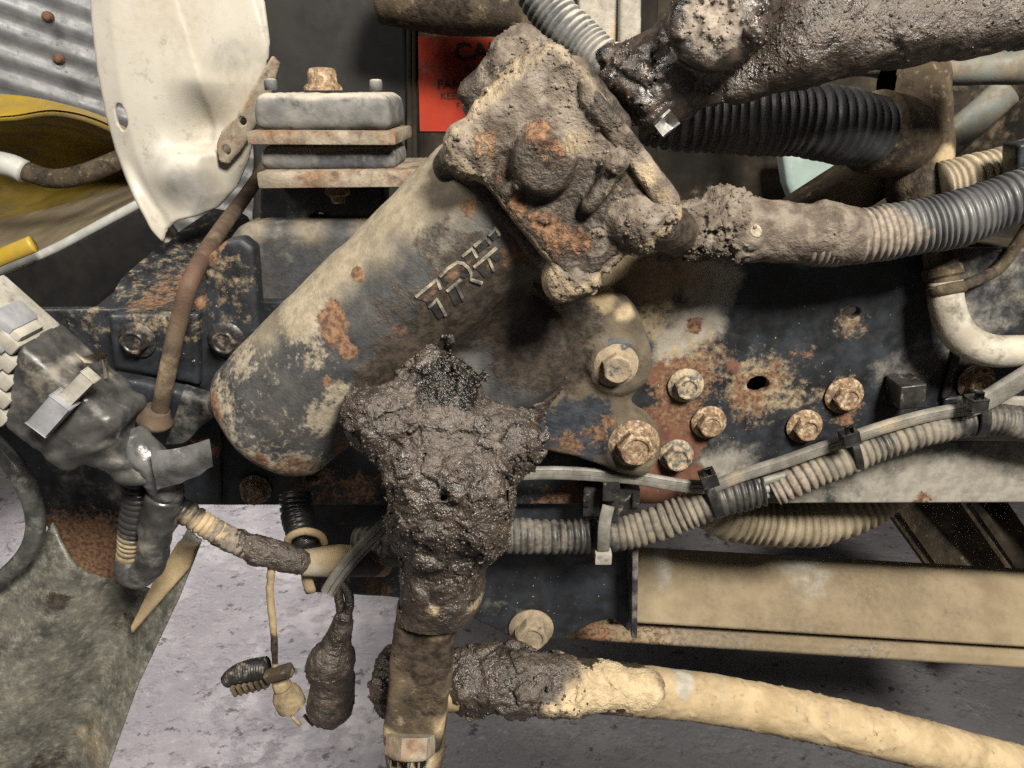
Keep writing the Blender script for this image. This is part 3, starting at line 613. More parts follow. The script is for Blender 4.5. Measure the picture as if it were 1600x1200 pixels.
# ------------------------------------------------------------------ front extension plate, left
fx = thing('frame_extension', 'black front frame extension plate with rusty pointed lower tip', 'plate', P(178, 962, -.004))
V, Q = plate([(-60, 484), (170, 482), (345, 484), (345, 790), (302, 790), (240, 872), (190, 962), (168, 962), (75, 828), (-60, 640)], -.004, .008, .0018)
part('plate', V, Q, M['black'], fx, attrs=dict(rust=spots(V, [(150, 850, 60, 1.0), (190, 900, 60, 1.1), (110, 830, 40, .9), (170, 945, 50, 1.1), (220, 880, 50, 1.0), (330, 700, 30, .5)], 0), dust=spots(V, [(160, 870, 80, .42), (150, 500, 40, .3), (290, 495, 60, .4)], 0), grey=spots(V, [(160, 740, 90, .32)], 0)))
V, Q = plate([(166, 492), (310, 490), (310, 604), (245, 590), (176, 578)], -.030, .020, .0018, r=.004)
lb = thing('angle_bracket', 'black pressed steel angle bracket with a washered bolt at its corner', 'bracket', P(240, 600, -.03))
part('face', V, Q, M['black'], lb, attrs=dict(dust=spots(V, [(240, 484, 60, .4), (310, 520, 30, .25)], -.03)))
V, Q = loft([[(172, 578, -.030), (245, 591, -.030), (310, 606, -.030)], [(178, 596, -.040), (248, 612, -.040), (312, 628, -.040)], [(185, 640, -.034), (250, 665, -.034), (306, 640, -.034)]], n=20); part('lower_lip', *shell(V, Q, -.003), M['black'], lb)
bolt(lb, 216, 530, -.031, 29, 21, M['blackbolt'], .6, .2)
V, Q = loft([[(178, 470, .02), (196, 436, .05), (262, 380, .12), (335, 330, .20)], [(186, 486, .0), (235, 478, .01), (300, 440, .06), (390, 345, .17)], [(188, 492, -.02), (250, 490, -.02), (310, 488, -.02), (380, 420, .08)]], n=30)
part('upper_tray', *shell(V, Q, .003), M['black'], lb, attrs=dict(dust=np.r_[spots(V, [(250, 440, 70, .28), (300, 400, 60, .3), (200, 480, 40, .25)], .08)] .repeat(1).tolist() * 2, rust=(spots(V, [(260, 480, 40, .6)], .03)).tolist() * 2))
# inner bracket, between rod and gear
ib = thing('inner_bracket', 'black stepped bracket with rusty top edge behind the brown rod', 'bracket', P(350, 620, -.015))
V, Q = plate([(300, 470), (318, 466), (318, 412), (326, 398), (352, 376), (376, 372), (396, 388), (402, 470), (408, 560), (380, 620), (330, 625), (298, 600)], -.022, .018, .0018, r=.004)
part('plate', V, Q, M['black'], ib, attrs=dict(dust=spots(V, [(360, 430, 40, .4), (355, 490, 40, .3), (330, 400, 20, .5)], -.02), rust=spots(V, [(310, 468, 16, 1.0), (326, 404, 16, .9), (345, 380, 12, .8)], -.02)))
bolt(ib, 355, 530, -.023, 29, 21, M['blackbolt'], .6, .5)
V, Q = loft([[(290, 600, -.03), (330, 612, -.03), (380, 620, -.03)], [(283, 622, -.045), (320, 630, -.045), (370, 634, -.045)], [(258, 695, -.035), (290, 690, -.035), (320, 660, -.035)]], n=16); part('lower_leg', *shell(V, Q, -.003), M['black'], ib, attrs=dict(grey=[.35] * (len(V) * 2)))
# crossmember behind the gear
cm = thing('crossmember', 'black dusty topped crossmember running behind the steering gear cylinder', 'crossmember', P(500, 520, .02))
V, Q = plate([(352, 400), (354, 374), (368, 356), (400, 350), (660, 350), (660, 540), (352, 540)], .02, .06, .0025, r=.012)
part('beam', V, Q, M['blue'], cm, attrs=dict(dust=spots(V, [(390, 356, 24, .6), (480, 352, 30, .5), (570, 352, 30, .5), (370, 380, 26, .4)], .02), grey=spots(V, [(450, 370, 60, .25)], .02)))
V, Q = plate([(405, 290), (600, 290), (600, 360), (405, 360)], .05, .03, .002, holes=[(497, 341, 12, 9)]); part('pedestal', V, Q, M['black'], cm, attrs=dict(grey=spots(V, [(450, 320, 60, .25)], .05)))
# ------------------------------------------------------------------ rod
rd = thing('stay_rod', 'rusty brown round rod slanting down between the two bolted brackets', 'rod', P(240, 660, -.045))
V, Q = tube(path([(418, 255, .19), (388, 300, .14), (340, 366, .03), (302, 430, -.04), (280, 500, -.05), (262, 580, -.055), (246, 660, -.05)]), 13.5 * S(290, 450, -.04), 18)
part('rod', V, Q, M['brownrod'], rd, attrs=dict(oxide=spots(np.asarray(V), [(305, 440, 50, .6)], -.04), dust=spots(np.asarray(V), [(350, 350, 60, .5), (270, 560, 50, .35)], -.03)))
c = P(242, 655, -.05); mm = S(242, 655, -.05); ax = nrm(P(246, 660, -.05) - P(262, 580, -.055))
part('bush', *lathe([(17 * mm, -22 * mm), (20 * mm, -18 * mm), (22 * mm, -2 * mm), (27 * mm, 0), (27 * mm, 6 * mm), (20 * mm, 9 * mm)], c, ax, 20), M['brownrod'], rd)

# ------------------------------------------------------------------ rubber mount stack
rm = thing('rubber_mount', 'stacked grey rubber mount with two rusty plates and a rusty top bolt', 'mount', P(520, 294, .03))
def pbox(x0, x1, y0, y1, Y, dep, mat, name, parent, bev=.002, tilt=0.0):
    c = (P(x0, y0, Y) + P(x1, y1, Y)) / 2; w_ = abs(P(x1, y0, Y)[0] - P(x0, y0, Y)[0]) / 2; h_ = abs(P(x0, y0, Y)[2] - P(x0, y1, Y)[2]) / 2
    V, Fc = boxm(c + [0, dep / 2, 0], [nrm((1, 0, tilt)), YA, nrm((-tilt, 0, 1))], (w_, dep / 2, h_), bev); return part(name, V, Fc, mat, parent, auto=40)
def rubber(x0, x1, y0, y1, Y, dep):
    c = (P(x0, y0, Y) + P(x1, y1, Y)) / 2 + np.array([0, dep / 2, 0]); w_ = abs(P(x1, y0, Y)[0] - P(x0, y0, Y)[0]) / 2; h_ = abs(P(x0, y0, Y)[2] - P(x0, y1, Y)[2]) / 2
    g = Grid(c - [w_ + .01, dep / 2 + .01, h_ + .01], c + [w_ + .01, dep / 2 + .01, h_ + .01], .0016)
    d = g.box(c, np.eye(3), (w_, dep / 2, h_), .006); V, Q = g.mesh(d)
    t = (V[:, 2] - c[2]) / h_; k = 1 + .035 * (1 - t * t) - .02 * t
    V[:, 0] = c[0] + (V[:, 0] - c[0]) * k; V[:, 1] = c[1] + (V[:, 1] - c[1]) * (1 + .05 * (1 - t * t))
    V = V + vnormals(V, Q) * (.0007 * fbm(V / .012, 4))[:, None]
    part('rubber_block', V, Q, M['rubber'], rm)
rubber(398, 606, 146, 204, .02, .075); rubber(408, 614, 228, 268, .022, .07)
pbox(384, 618, 205, 227, .008, .095, M['rustplate'], 'steel_plate', rm, .0025, -.004)
pbox(400, 652, 268, 294, .004, .11, M['rustplate'], 'steel_plate', rm, .0025, .010)
mm = S(505, 140, .05); c = P(505, 141, .05)
part('top_bolt', *lathe([(30 * mm, 0), (30 * mm, 4 * mm), (27 * mm, 8 * mm), (23 * mm, 10 * mm), (22.5 * mm, 26 * mm), (20 * mm, 31 * mm), (12 * mm, 33 * mm)], c, (0, 0, 1), 8), M['rustbolt'], rm, auto=30)
for px, py in ((424, 141), (588, 142)): part('stud', *lathe([(10 * mm, 0), (10 * mm, 12 * mm), (9 * mm, 16 * mm), (5 * mm, 17 * mm)], P(px, py, .05), (0, 0, 1), 14), M['rubber'], rm)
part('lower_nut', *lathe([(20 * mm, 8 * mm), (20 * mm, -6 * mm), (13 * mm, -10 * mm), (11 * mm, -20 * mm)], P(528, 297, .03), (0, 0, 1), 7), M['rustbolt'], rm, auto=30)

# ------------------------------------------------------------------ spring hanger plate below the rail
hp = thing('hanger_plate', 'black hanger plate hanging below the frame with a tan bolt', 'plate', P(830, 1005, .015))
V, Q = plate([(446, 780), (444, 830), (474, 872), (474, 926), (612, 934), (700, 950), (762, 978), (806, 1000), (866, 1002), (890, 994), (925, 975), (955, 968), (974, 980), (984, 990), (990, 780)], .013, .008, .0018)
part('plate', V, Q, M['black'], hp, attrs=dict(grey=spots(V, [(800, 960, 60, .2), (900, 930, 60, .12)], .013), rust=spots(V, [(590, 920, 30, .6), (480, 840, 30, .5)], .013), dust=spots(V, [(520, 900, 50, .3), (1000, 900, 10, .4)], .013)))
V, Fc = boxm((P(988, 790, -.005) + P(988, 990, .0)) / 2, [XA, YA, nrm(P(988, 790, 0) - P(986, 990, 0))], (4.5 * S(988, 890, 0), .016, 104 * S(988, 890, 0)), .0008); part('edge_flange', V, Fc, M['black'], hp, attrs=dict(grey=[.4] * len(V)))
bolt(hp, 830, 980, .012, 35, 26, M['tanbolt'], .7, .3)
# ------------------------------------------------------------------ leaf spring, lower right
ls = thing('leaf_spring', 'tan mud coated pair of leaf spring blades below the frame', 'leaf spring', P(1280, 1030, .12))
def leaf(x, yt, yb, Y, t, name, tilt=.0, attr=None):
    xs = np.linspace(0, 1, 60); V = []
    for f in xs:
        px = x[0] + f * (x[1] - x[0]); a = P(px, yt[0] + f * (yt[1] - yt[0]), Y + tilt); b = P(px, yb[0] + f * (yb[1] - yb[0]), Y)
        r = np.array([0, t, 0]); dn = nrm(b - a)
        V += [a + r, a, a + dn * np.linalg.norm(b - a) * .3, a + dn * np.linalg.norm(b - a) * .62 , b - dn * .004, b + [0, .001, 0] , b + [0, .006, 0], b + r]
    V = np.array(V); k = 8; i = np.arange(59)[:, None]; j = np.arange(k)[None, :]
    Q = np.stack([i * k + j, i * k + (j + 1) % k, (i + 1) * k + (j + 1) % k, (i + 1) * k + j], -1).reshape(-1, 4)[:, ::-1]
    return V, Q
V, Q = leaf((960, 1700), (876, 917), (972, 1018), .10, .03, 'leaf', .05)
part('leaf', V, Q, M['leaf'], ls, attrs=dict(mud=spots(V, [(1000, 880, 30, .9), (1200, 900, 60, .3)], .12), dry=spots(V, [(1250, 930, 120, .3), (1450, 940, 120, .3)], .12), grey=spots(V, [(1045, 912, 16, .8), (1280, 905, 50, .6)], .12)))
V, Q = leaf((870, 1700), (982, 1030), (998, 1052), .095, .03, 'leaf', .006)
part('leaf', V, Q, M['leaf'], ls, attrs=dict(rust=spots(V, [(920, 990, 40, .7), (1020, 995, 60, .45)], .1), dry=spots(V, [(1100, 1005, 100, .5), (1350, 1020, 60, .5)], .1)))
# diagonal channel behind, lower right
dc = thing('diagonal_channel', 'brown open steel channel slanting down behind the leaf spring', 'beam', P(1560, 920, .35))
a0, a1 = P(1400, 740, .40), P(1590, 1010, .34); ax = nrm(a1 - a0); sd = nrm(np.cross(ax, YA)); dp = np.cross(ax, sd); mm = S(1500, 850, .37); L = np.linalg.norm(a1 - a0) / 2; c = (a0 + a1) / 2
sg = -1 if sd[0] < 0 else 1
for off, hw, dd, hd, nm in ((10, 44, 0, .004, 'web'), (-36, 5, .02, .026, 'flange'), (84, 34, .05, .004, 'inner_web'), (58, 5, .025, .03, 'flange')):
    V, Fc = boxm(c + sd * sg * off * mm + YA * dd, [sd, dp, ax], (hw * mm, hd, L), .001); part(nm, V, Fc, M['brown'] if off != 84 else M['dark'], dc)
# ================================================================== steering gear
YG = -0.10
A0, A1 = P(408, 672, YG), P(800, 298, YG); mg = S(600, 490, YG)
g1 = nrm(A1 - A0); g2 = np.array([g1[2], 0, -g1[0]]); g3 = np.array([0, -1.0, 0])
GR = 116 * mg
def ab(pts, pad): pts = np.array(pts); return pts.min(0) - pad, pts.max(0) + pad
def clods(p, a=1.0, s=0, w1=.012, w2=.005):
    q = p + .004 * np.stack([fbm(p / .016, 3 + s, 3), fbm(p / .016, 14 + s, 3), fbm(p / .016, 25 + s, 3)], -1)
    f1, f2, cid = worley(q / (w1 * 1.7), 5 + s, True)
    k1, k2, kid = worley(q / (w1 * .62), 6 + s, True)
    crack = 1 - sstep(.0, .10, f2 - f1); gate = sstep(-.2, .3, vnoise(p / .035, 44 + s))
    return a * (.0042 * fbm(p / .034, 3 + s, 2) + .0046 * (cid - .5) * sstep(.0, .12, f2 - f1) + .0022 * (kid - .5) * sstep(.0, .2, k2 - k1) - .0020 * crack * gate + .0012 * np.abs(fbm(p / .0050, 8 + s, 2)))
gear = thing('steering_gear', 'big muddy steering gear box with diagonal cylinder bolted to the frame', 'steering gear', P(700, 740, -.03))
lo, hi = ab([A0, A1, P(330, 640, YG), P(900, 620, -.01), P(700, 720, -.1)], .012); lo -= [GR * .8, GR, GR * .8]; hi += [GR * .5, 0, GR * .8]; hi[1] = .0
g = Grid(lo, hi, .0017)
d = g.cyl(A0, A1, GR, .016)
d = smin(d, g.cyl(A0 + g1 * .02 - g1 * .0, A0 + g1 * .14, GR * 1.0, .012), .004)
# sector shaft boss and its hub on the mounting side
h1 = P(790, 560, -.105); h0 = h1 * [1, 0, 1] + [0, -.02, 0]
d = smin(d, g.cyl(h0, h1, 96 * S(790, 560, -.06), .012), .020)
d = smin(d, g.cap(P(670, 610, -.09), P(690, 640, -.130), 82 * mg, 50 * mg), .018)
d = smin(d, g.cyl(P(330, 640, -.09), P(372, 622, -.09), 17 * mg, .004), .004)
d = g.jig(d, lambda p: .0008 * fbm(p / .03, 2, 3), .006)
V, Q = g.mesh(d); N_ = vnormals(V, Q)
mudf = spots(V, [(650, 560, 70, .80), (720, 500, 80, .9), (800, 500, 90, 1.0), (850, 570, 90, 1.0), (600, 590, 50, .75), (740, 420, 80, .62), (640, 480, 70, .50), (690, 380, 60, .5), (560, 680, 60, .6)], -.14)
dust = spots(V, [(640, 250, 70, .8), (600, 300, 70, 1.0), (560, 335, 60, 1.0), (520, 385, 60, 1.05), (480, 425, 60, 1.05), (455, 470, 50, 1.0), (590, 380, 40, .6), (640, 330, 45, .8), (690, 300, 60, .6), (720, 370, 50, .35), (400, 520, 40, .6)], -.13)
pale = spots(V, [(470, 485, 45, .9), (370, 560, 36, .62), (350, 620, 34, .62), (360, 670, 34, .62), (410, 715, 40, .72), (470, 725, 40, .8), (520, 640, 36, .8), (540, 600, 24, .7), (430, 560, 36, .25), (400, 640, 60, .26), (460, 660, 50, .25), (500, 540, 34, .5)], -.13)
rust = spots(V, [(522, 498, 24, 1.25), (530, 520, 16, 1.2), (558, 431, 10, 1.3), (548, 540, 14, 1.0), (812, 405, 28, .9), (800, 440, 24, .8), (625, 510, 10, .9), (710, 505, 18, .6), (740, 460, 18, .5), (460, 735, 30, .7), (410, 715, 16, .8), (560, 720, 40, 1.0), (735, 320, 14, .9), (520, 590, 12, .6), (325, 645, 22, .9)], -.14)
part('housing', V, Q, M['blue'], gear, attrs=dict(mud=mudf, dust=dust * (1 - sstep(.5, .9, mudf)), pale=pale, rust=rust))
# mounting bracket arm on the right
pb = [(860, 470), (905, 462), (930, 468), (958, 462), (985, 474), (1004, 500), (1016, 540), (1019, 575), (1008, 600), (995, 612), (987, 625), (990, 645), (1006, 662), (1024, 690), (1029, 715), (1018, 738), (1000, 746), (965, 738), (900, 715), (830, 702), (760, 690), (700, 640), (720, 520), (800, 470)]
pts = path([(a, b, -.045) for a, b in pb]); lo, hi = ab(pts, .006); lo[1] = -.060; hi[1] = .0
g = Grid(lo, hi, .0015); d = g.poly([tuple(p) for p in pts[:, [0, 2]]], -.045, -.010, .004)
d = smin(d, g.cyl(P(966, 575, -.049), P(966, 575, -.049) * [1, 0, 1] + [0, -.02, 0], 44 * S(966, 575, -.045), .003), .008)
d = smin(d, g.cyl(P(990, 699, -.049), P(990, 699, -.049) * [1, 0, 1] + [0, -.02, 0], 44 * S(990, 699, -.045), .003), .008)
d = g.jig(d, lambda p: .0009 * fbm(p / .02, 12, 4), .005)
V, Q = g.mesh(d)
part('mounting_bracket', V, Q, M['bracket'], gear, attrs=dict(chip=spots(V, [(960, 545, 26, .6), (930, 640, 30, .75), (890, 660, 40, .9), (930, 690, 40, .8), (860, 670, 40, .8), (1000, 680, 16, .6), (990, 540, 18, .4)], -.045), dust=spots(V, [(940, 468, 24, .9), (975, 490, 16, .6), (1010, 720, 30, .3)], -.045), dry=spots(V, [(960, 600, 60, .9), (910, 600, 50, .9), (880, 640, 40, .7), (1000, 570, 40, .9), (930, 540, 50, .9)], -.045), mud=spots(V, [(860, 560, 70, .9), (900, 510, 50, .7), (1000, 560, 30, .35)], -.045), rust=spots(V, [(930, 680, 24, .6), (890, 700, 30, .5), (950, 660, 14, .6)], -.045)))
bolt(gear, 962, 570, -.0475, 36, 25, M['tanbolt'], .6, .1, dish=.06)
bolt(gear, 990, 692, -.0475, 40, 29, M['rustbolt'], .62, .35)
# valve body: rotated block at the upper right end
def GPt(px, py, Y): return P(px, py, Y)
YV = -.160; mB = S(880, 260, YV)
def PF(px, py, Yf, Yc): q = P(px, py, Yf); q[1] = Yc; return q
pts = [P(660, 220, -.15), P(830, 30, -.1), P(1085, 330, -.15), P(880, 490, -.15)]
lo, hi = ab(pts, .012); lo[1] = -.200; hi[1] = -.015
g = Grid(lo, hi, .0015)
hh2 = nrm(P(880, 465, YV) - P(690, 240, YV)); hh1 = np.array([-hh2[2], 0, hh2[0]]); ax3 = [hh1, hh2, g3]
d = g.box(PF(796, 350, -.148, -.090), ax3, (14 * mB, 150 * mB, .058), .003)                # joint flange
d = smin(d, g.box(PF(884, 276, -.163, -.095), ax3, (108 * mB, 160 * mB, .068), .005), .0015)   # block
d = smin(d, g.box(PF(800, 140, -.125, -.080), ax3, (78 * mB, 62 * mB, .045), .006), .008)     # upper shoulder
d = smin(d, g.box(PF(900, 190, -.150, -.090), ax3, (70 * mB, 70 * mB, .060), .008), .006)
d = smin(d, g.cyl(PF(850, 257, -.172, -.10), P(850, 257, -.174), 50 * mB, .006), .003)        # round boss
d = smin(d, g.cap(P(918, 322, -.168), P(972, 255, -.165), 13 * mB, 13 * mB), .003)            # cross bolt
d = smax(d, -g.cap(P(905, 300, -.168), P(955, 238, -.168), 7 * mB, 7 * mB), .002)
for q, rr in (((732, 232, -.158), 32), ((884, 432, -.150), 38), ((1000, 345, -.158), 34), ((700, 262, -.130), 26)): d = smin(d, g.ball(P(*q), rr * mB), .006)
def mudB(p):
    wgt = np.zeros(len(p))
    for x, y, r in ((790, 165, 62), (730, 235, 48), (880, 165, 60), (905, 200, 40), (950, 240, 26), (985, 345, 46), (1030, 335, 36), (885, 440, 40), (815, 100, 70), (925, 370, 24), (1000, 385, 26), (960, 415, 24), (925, 440, 24), (850, 330, 14), (800, 290, 14), (860, 120, 60)):  # mud lumps; the lower-right ones also paint that edge's highlight
        c = P(x, y, -.15); dd = np.sqrt((p[:, 0] - c[0]) ** 2 + (p[:, 2] - c[2]) ** 2) / (r * mB); wgt = np.maximum(wgt, np.clip((1.15 - dd) * 2.0, 0, 1))
    return wgt * np.clip(.9 + .9 * fbm(p / .03, 17, 2), .10, 1)
d = g.jig(d, lambda p: -mudB(p) * np.maximum(.0034 + clods(p, .85, 1), .0005) - .0007 * fbm(p / .012, 6, 3), .014)
V, Q = g.mesh(d); wm = mudB(V)
rust = spots(V, [(808, 318, 20, .8), (850, 350, 30, .7), (880, 375, 30, .65), (905, 375, 22, .9), (840, 205, 20, .9), (860, 230, 26, .6), (760, 225, 24, .6), (1000, 390, 20, .6), (790, 280, 30, .4)], -.16)
qv = V - PF(884, 276, -.163, -.095); edge = np.maximum(sstep(90, 106, np.abs(qv @ hh1) / mB), sstep(142, 158, np.abs(qv @ hh2) / mB)) * (V[:, 1] < -.150)  # rim band, lightened through the dust attribute to paint lit block edges
part('valve_body', V, Q, M['drymud'], gear, attrs=dict(rust=rust, mud=np.clip(.74 - wm * .95 - .4 * edge, 0, 1), dust=np.maximum(.42 * edge, spots(V, [(740, 225, 40, .35), (1000, 280, 30, .4), (900, 220, 26, .4)], -.16)), pale=spots(V, [(875, 212, 14, .35), (960, 300, 22, .35)], -.16)))
crumbs(gear, V, Q, wm ** 2 + .02, 2600, .0003, .0013, M['drymud'], 5, src=dict(mud=np.clip(.68 - wm, 0, 1)))
V, Q = plate([(905, 118), (935, 140), (968, 180), (1012, 236), (1064, 314), (1056, 342), (1030, 330), (985, 268), (940, 205), (905, 160)], -.168, .012, .0016, r=.003)
V = V + vnormals(V, Q) * (.0012 * fbm(V / .02, 19, 4))[:, None]
part('side_cover', V, Q, M['drymud'], gear, attrs=dict(dust=spots(V, [(1000, 275, 26, .55), (1030, 310, 20, .4)], -.16), mud=spots(V, [(950, 170, 40, .7), (985, 225, 30, .5), (1050, 325, 20, .6)], -.16)), label='smooth dusty side cover strip')
V, Q = plate([(719, 166), (780, 112), (835, 50), (850, 70), (790, 130), (768, 170), (730, 185)], -.062, .006, .0016); part('shield', V, Q, M['rubber'], gear)
# raised maker's letters on the cylinder: strokes laid along the surface
def onc(px, py):
    # photo point on the cylinder surface (front side)
    r0 = CAM; dd = nrm(P(px, py, 0) - CAM); o = r0 - A0
    a = dd - (dd @ g1) * g1; b = o - (o @ g1) * g1
    A_, B_, C_ = a @ a, 2 * a @ b, b @ b - GR ** 2
    t = (-B_ - math.sqrt(max(B_ * B_ - 4 * A_ * C_, 0))) / (2 * A_); return r0 + dd * t
def stroke(pl, wpx=3.2):
    pts = []
    for i in range(len(pl) - 1):
        n = max(2, int(math.hypot(pl[i + 1][0] - pl[i][0], pl[i + 1][1] - pl[i][1]) / 5))
        for k in range(n): pts.append(onc(pl[i][0] + (pl[i + 1][0] - pl[i][0]) * k / n, pl[i][1] + (pl[i + 1][1] - pl[i][1]) * k / n))
    pts.append(onc(*pl[-1])); pts = np.array(pts)
    out = pts - A0; out = out - (out @ g1)[:, None] * g1; out /= np.linalg.norm(out, axis=1)[:, None]
    T = np.gradient(pts, axis=0); T /= np.linalg.norm(T, axis=1)[:, None]; B = np.cross(T, out); B /= np.linalg.norm(B, axis=1)[:, None]; hw = wpx * mg / 2
    return np.stack([pts - B * hw * 1.8 - out * .001, pts - B * hw + out * .0016, pts + B * hw + out * .0016, pts + B * hw * 1.8 - out * .001], 1)
def letter(name, strokes, fills):
    Vs = []; Fs = []; b = 0
    for pl in strokes:
        S_ = stroke(pl); n = len(S_); Vs.append(S_.reshape(-1, 3))
        for i in range(n - 1):
            for j in range(4): Fs.append((b + i * 4 + j, b + i * 4 + (j + 1) % 4, b + (i + 1) * 4 + (j + 1) % 4, b + (i + 1) * 4 + j))
        Fs.append((b, b + 1, b + 2, b + 3)); e = b + (n - 1) * 4; Fs.append((e + 3, e + 2, e + 1, e)); b += n * 4
    nst = sum(len(x) for x in Vs); fst = len(Fs); edgeV, edgeF = np.vstack(Vs), Fs; Vs = []; Fs = []; b = 0
    for pl in fills:
        o_ = np.array([onc(*q) for q in pl]); rr = o_ - A0; rr = rr - (rr @ g1)[:, None] * g1; rr /= np.linalg.norm(rr, axis=1)[:, None]
        n = len(pl); Vs.append(o_ + rr * .0011); Vs.append(o_ - rr * .002)
        Fs.append(tuple(range(b, b + n))); 
        for i in range(n): Fs.append((b + i, b + n + i, b + n + (i + 1) % n, b + (i + 1) % n))
        b += 2 * n
    body = part(name, np.vstack(Vs), Fs, M['letterfill'], gear, smooth=False)
    part('worn_edge', edgeV, edgeF, M['letter'], body, smooth=False); return body
M['letterfill'] = mk('dark_letter_face', (0.010, 0.010, 0.011), (0.03, 0.028, 0.026), 120, (0.4, 0.6), bump=0.4, layers=[dict(col=RUST, scale=60, thr=0.6, soft=0.1)])
M['letter'] = mk('worn_raised_letter', (0.03, 0.03, 0.032), (0.07, 0.07, 0.07), 90, (0.3, 0.5), bump=0.3, layers=[dict(col=((0.32, 0.28, 0.2), (0.42, 0.37, 0.28)), scale=60, thr=0.53, soft=0.15)])
q = lambda l: [(620 + a / 6.0, 330 + b / 6.0) for a, b in l]
letter('raised_letter', [q([(180, 800), (375, 640), (410, 725)]), q([(300, 895), (375, 822), (455, 970)])], [q([(185, 815), (375, 655), (405, 720), (330, 800), (350, 850), (300, 900), (270, 840)]), q([(310, 895), (375, 835), (445, 965), (390, 1000)])])
letter('raised_letter', [q([(405, 612), (480, 535), (565, 478), (620, 485), (670, 530), (695, 580), (690, 635), (795, 670)]), q([(468, 745), (600, 637)]), q([(555, 690), (620, 825)])], [q([(410, 620), (485, 545), (565, 488), (620, 495), (665, 540), (685, 590), (640, 620), (590, 605), (440, 700)]), q([(475, 745), (550, 690), (615, 825), (540, 880)])])
letter('raised_letter', [q([(615, 420), (705, 350), (750, 430)]), q([(728, 328), (828, 240), (875, 300)]), q([(860, 225), (925, 160), (965, 220)]), q([(720, 520), (935, 340)]), q([(855, 440), (905, 550)])], [q([(622, 425), (705, 362), (745, 430), (665, 495)]), q([(735, 330), (828, 252), (868, 300), (770, 390)]), q([(868, 230), (925, 172), (955, 225), (905, 275)]), q([(728, 522), (860, 440), (900, 545), (820, 610)]), q([(865, 420), (935, 350), (1000, 400), (930, 470)])])

# mud packed between the cylinder, the arm and the bracket
lo, hi = ab([P(730, 520, -.12), P(905, 520, -.12), P(730, 700, -.12), P(905, 700, -.12)], .01); lo[1] = -.150; hi[1] = -.040
g = Grid(lo, hi, .0016); mh_ = S(820, 590, -.11)
d = g.cap(P(775, 565, -.090), P(848, 575, -.082), 28 * mh_, 38 * mh_); d = smin(d, g.cap(P(848, 575, -.082), P(825, 645, -.090), 38 * mh_, 30 * mh_), .012)
d = g.jig(d, lambda p: -clods(p, .6, 130, .011, .005), .014); V, Q = g.mesh(d); dv = np.clip(.35 + .4 * fbm(V / .03, 131, 2), 0, 1)
part('packed_mud', V, Q, M['mud'], gear, attrs=dict(dry=dv), label='brown mud packed behind the arm')
crumbs(gear, V, Q, np.ones(len(V)), 500, .0003, .0013, M['mud'], 17, src=dict(dry=dv))

# ------------------------------------------------------------------ pitman arm with its mud
pa = thing('pitman_arm', 'mud caked pitman arm hanging down from the steering gear', 'steering arm', P(660, 1200, -.19))
YP = -.165; mp = S(690, 720, YP)
lo, hi = ab([P(520, 510, YP), P(870, 510, YP), P(560, 1230, YP), P(860, 1230, YP)], .004); lo[1] = -.235; hi[1] = -.09
lo[2] = P(690, 1010, -.21)[2] - .005
g = Grid(lo, hi, .0013)
d = g.ball(P(680, 600, -.135), 78 * mp, (1.0, .75, 1.0))
d = smin(d, g.cap(P(590, 660, -.16), P(800, 690, -.16), 50 * mp, 50 * mp), .014)
d = smin(d, g.box(P(705, 760, -.165), np.eye(3), (90 * mp, .040, 92 * mp), .020), .010)
d = smin(d, g.cap(P(700, 815, -.168), P(688, 920, -.170), 80 * mp, 60 * mp), .016)
d = smin(d, g.cap(P(690, 920, -.170), P(672, 985, -.172), 60 * mp, 48 * mp), .016)
d = smin(d, g.box(P(668, 985, -.172), np.eye(3), (46 * mp, .019, 40 * mp), .008), .014)
d = smin(d, g.ball(P(722, 905, -.170), 30 * mp), .014)
# slot above the glob
d = smax(d, -g.cap(P(662, 610, -.200), P(748, 636, -.200), 9 * mp, 11 * mp), .003)
def mw(p):
    z = p[:, 2]; z0 = P(690, 960, YP)[2]; z1 = P(690, 800, YP)[2]
    return .22 + .78 * sstep(z0, z1, z + .012 * vnoise(p / .02, 77))
zl = P(690, 1010, YP)[2]
d = g.jig(d, lambda p: -mw(p) * clods(p, 1.25, 20, .010, .0045) + (.003 + .012 * np.maximum(0, fbm(p / .016, 78, 2))) * (1 - sstep(zl, zl + .030, p[:, 2])), .014)
for hx, hy in ((693, 776),): d = smax(d, -g.cap(P(hx, hy, -.23), P(hx, hy, -.17), 6 * mp, 6 * mp), .002)
V, Q = g.mesh(d)
dryv = np.clip(spots(V, [(620, 650, 50, .5), (700, 665, 60, .6), (780, 680, 50, .5), (720, 580, 30, .4)], -.18), 0, 1)
part('mud_cake', V, Q, M['mud'], pa, attrs=dict(wet=spots(V, [(690, 618, 30, .95), (735, 632, 24, .95), (660, 612, 18, .8), (640, 560, 26, .5), (790, 690, 14, .5), (640, 860, 50, .4)], -.18), dry=dryv, dust=spots(V, [(680, 925, 12, .6), (640, 985, 14, .5), (745, 940, 14, .5)], -.18)), label='lumpy wet brown mud')
crumbs(pa, V, Q, mw(V) ** 3 * np.clip(-vnormals(V, Q)[:, 1] + .4, 0, 1) + .001, 5000, .0003, .0013, M['mud'], 7, src=dict(dry=dryv))
M['chip'] = mk('wet_pale_smear', (0.30, 0.33, 0.37), (0.40, 0.42, 0.45), 60, (0.25, 0.4))
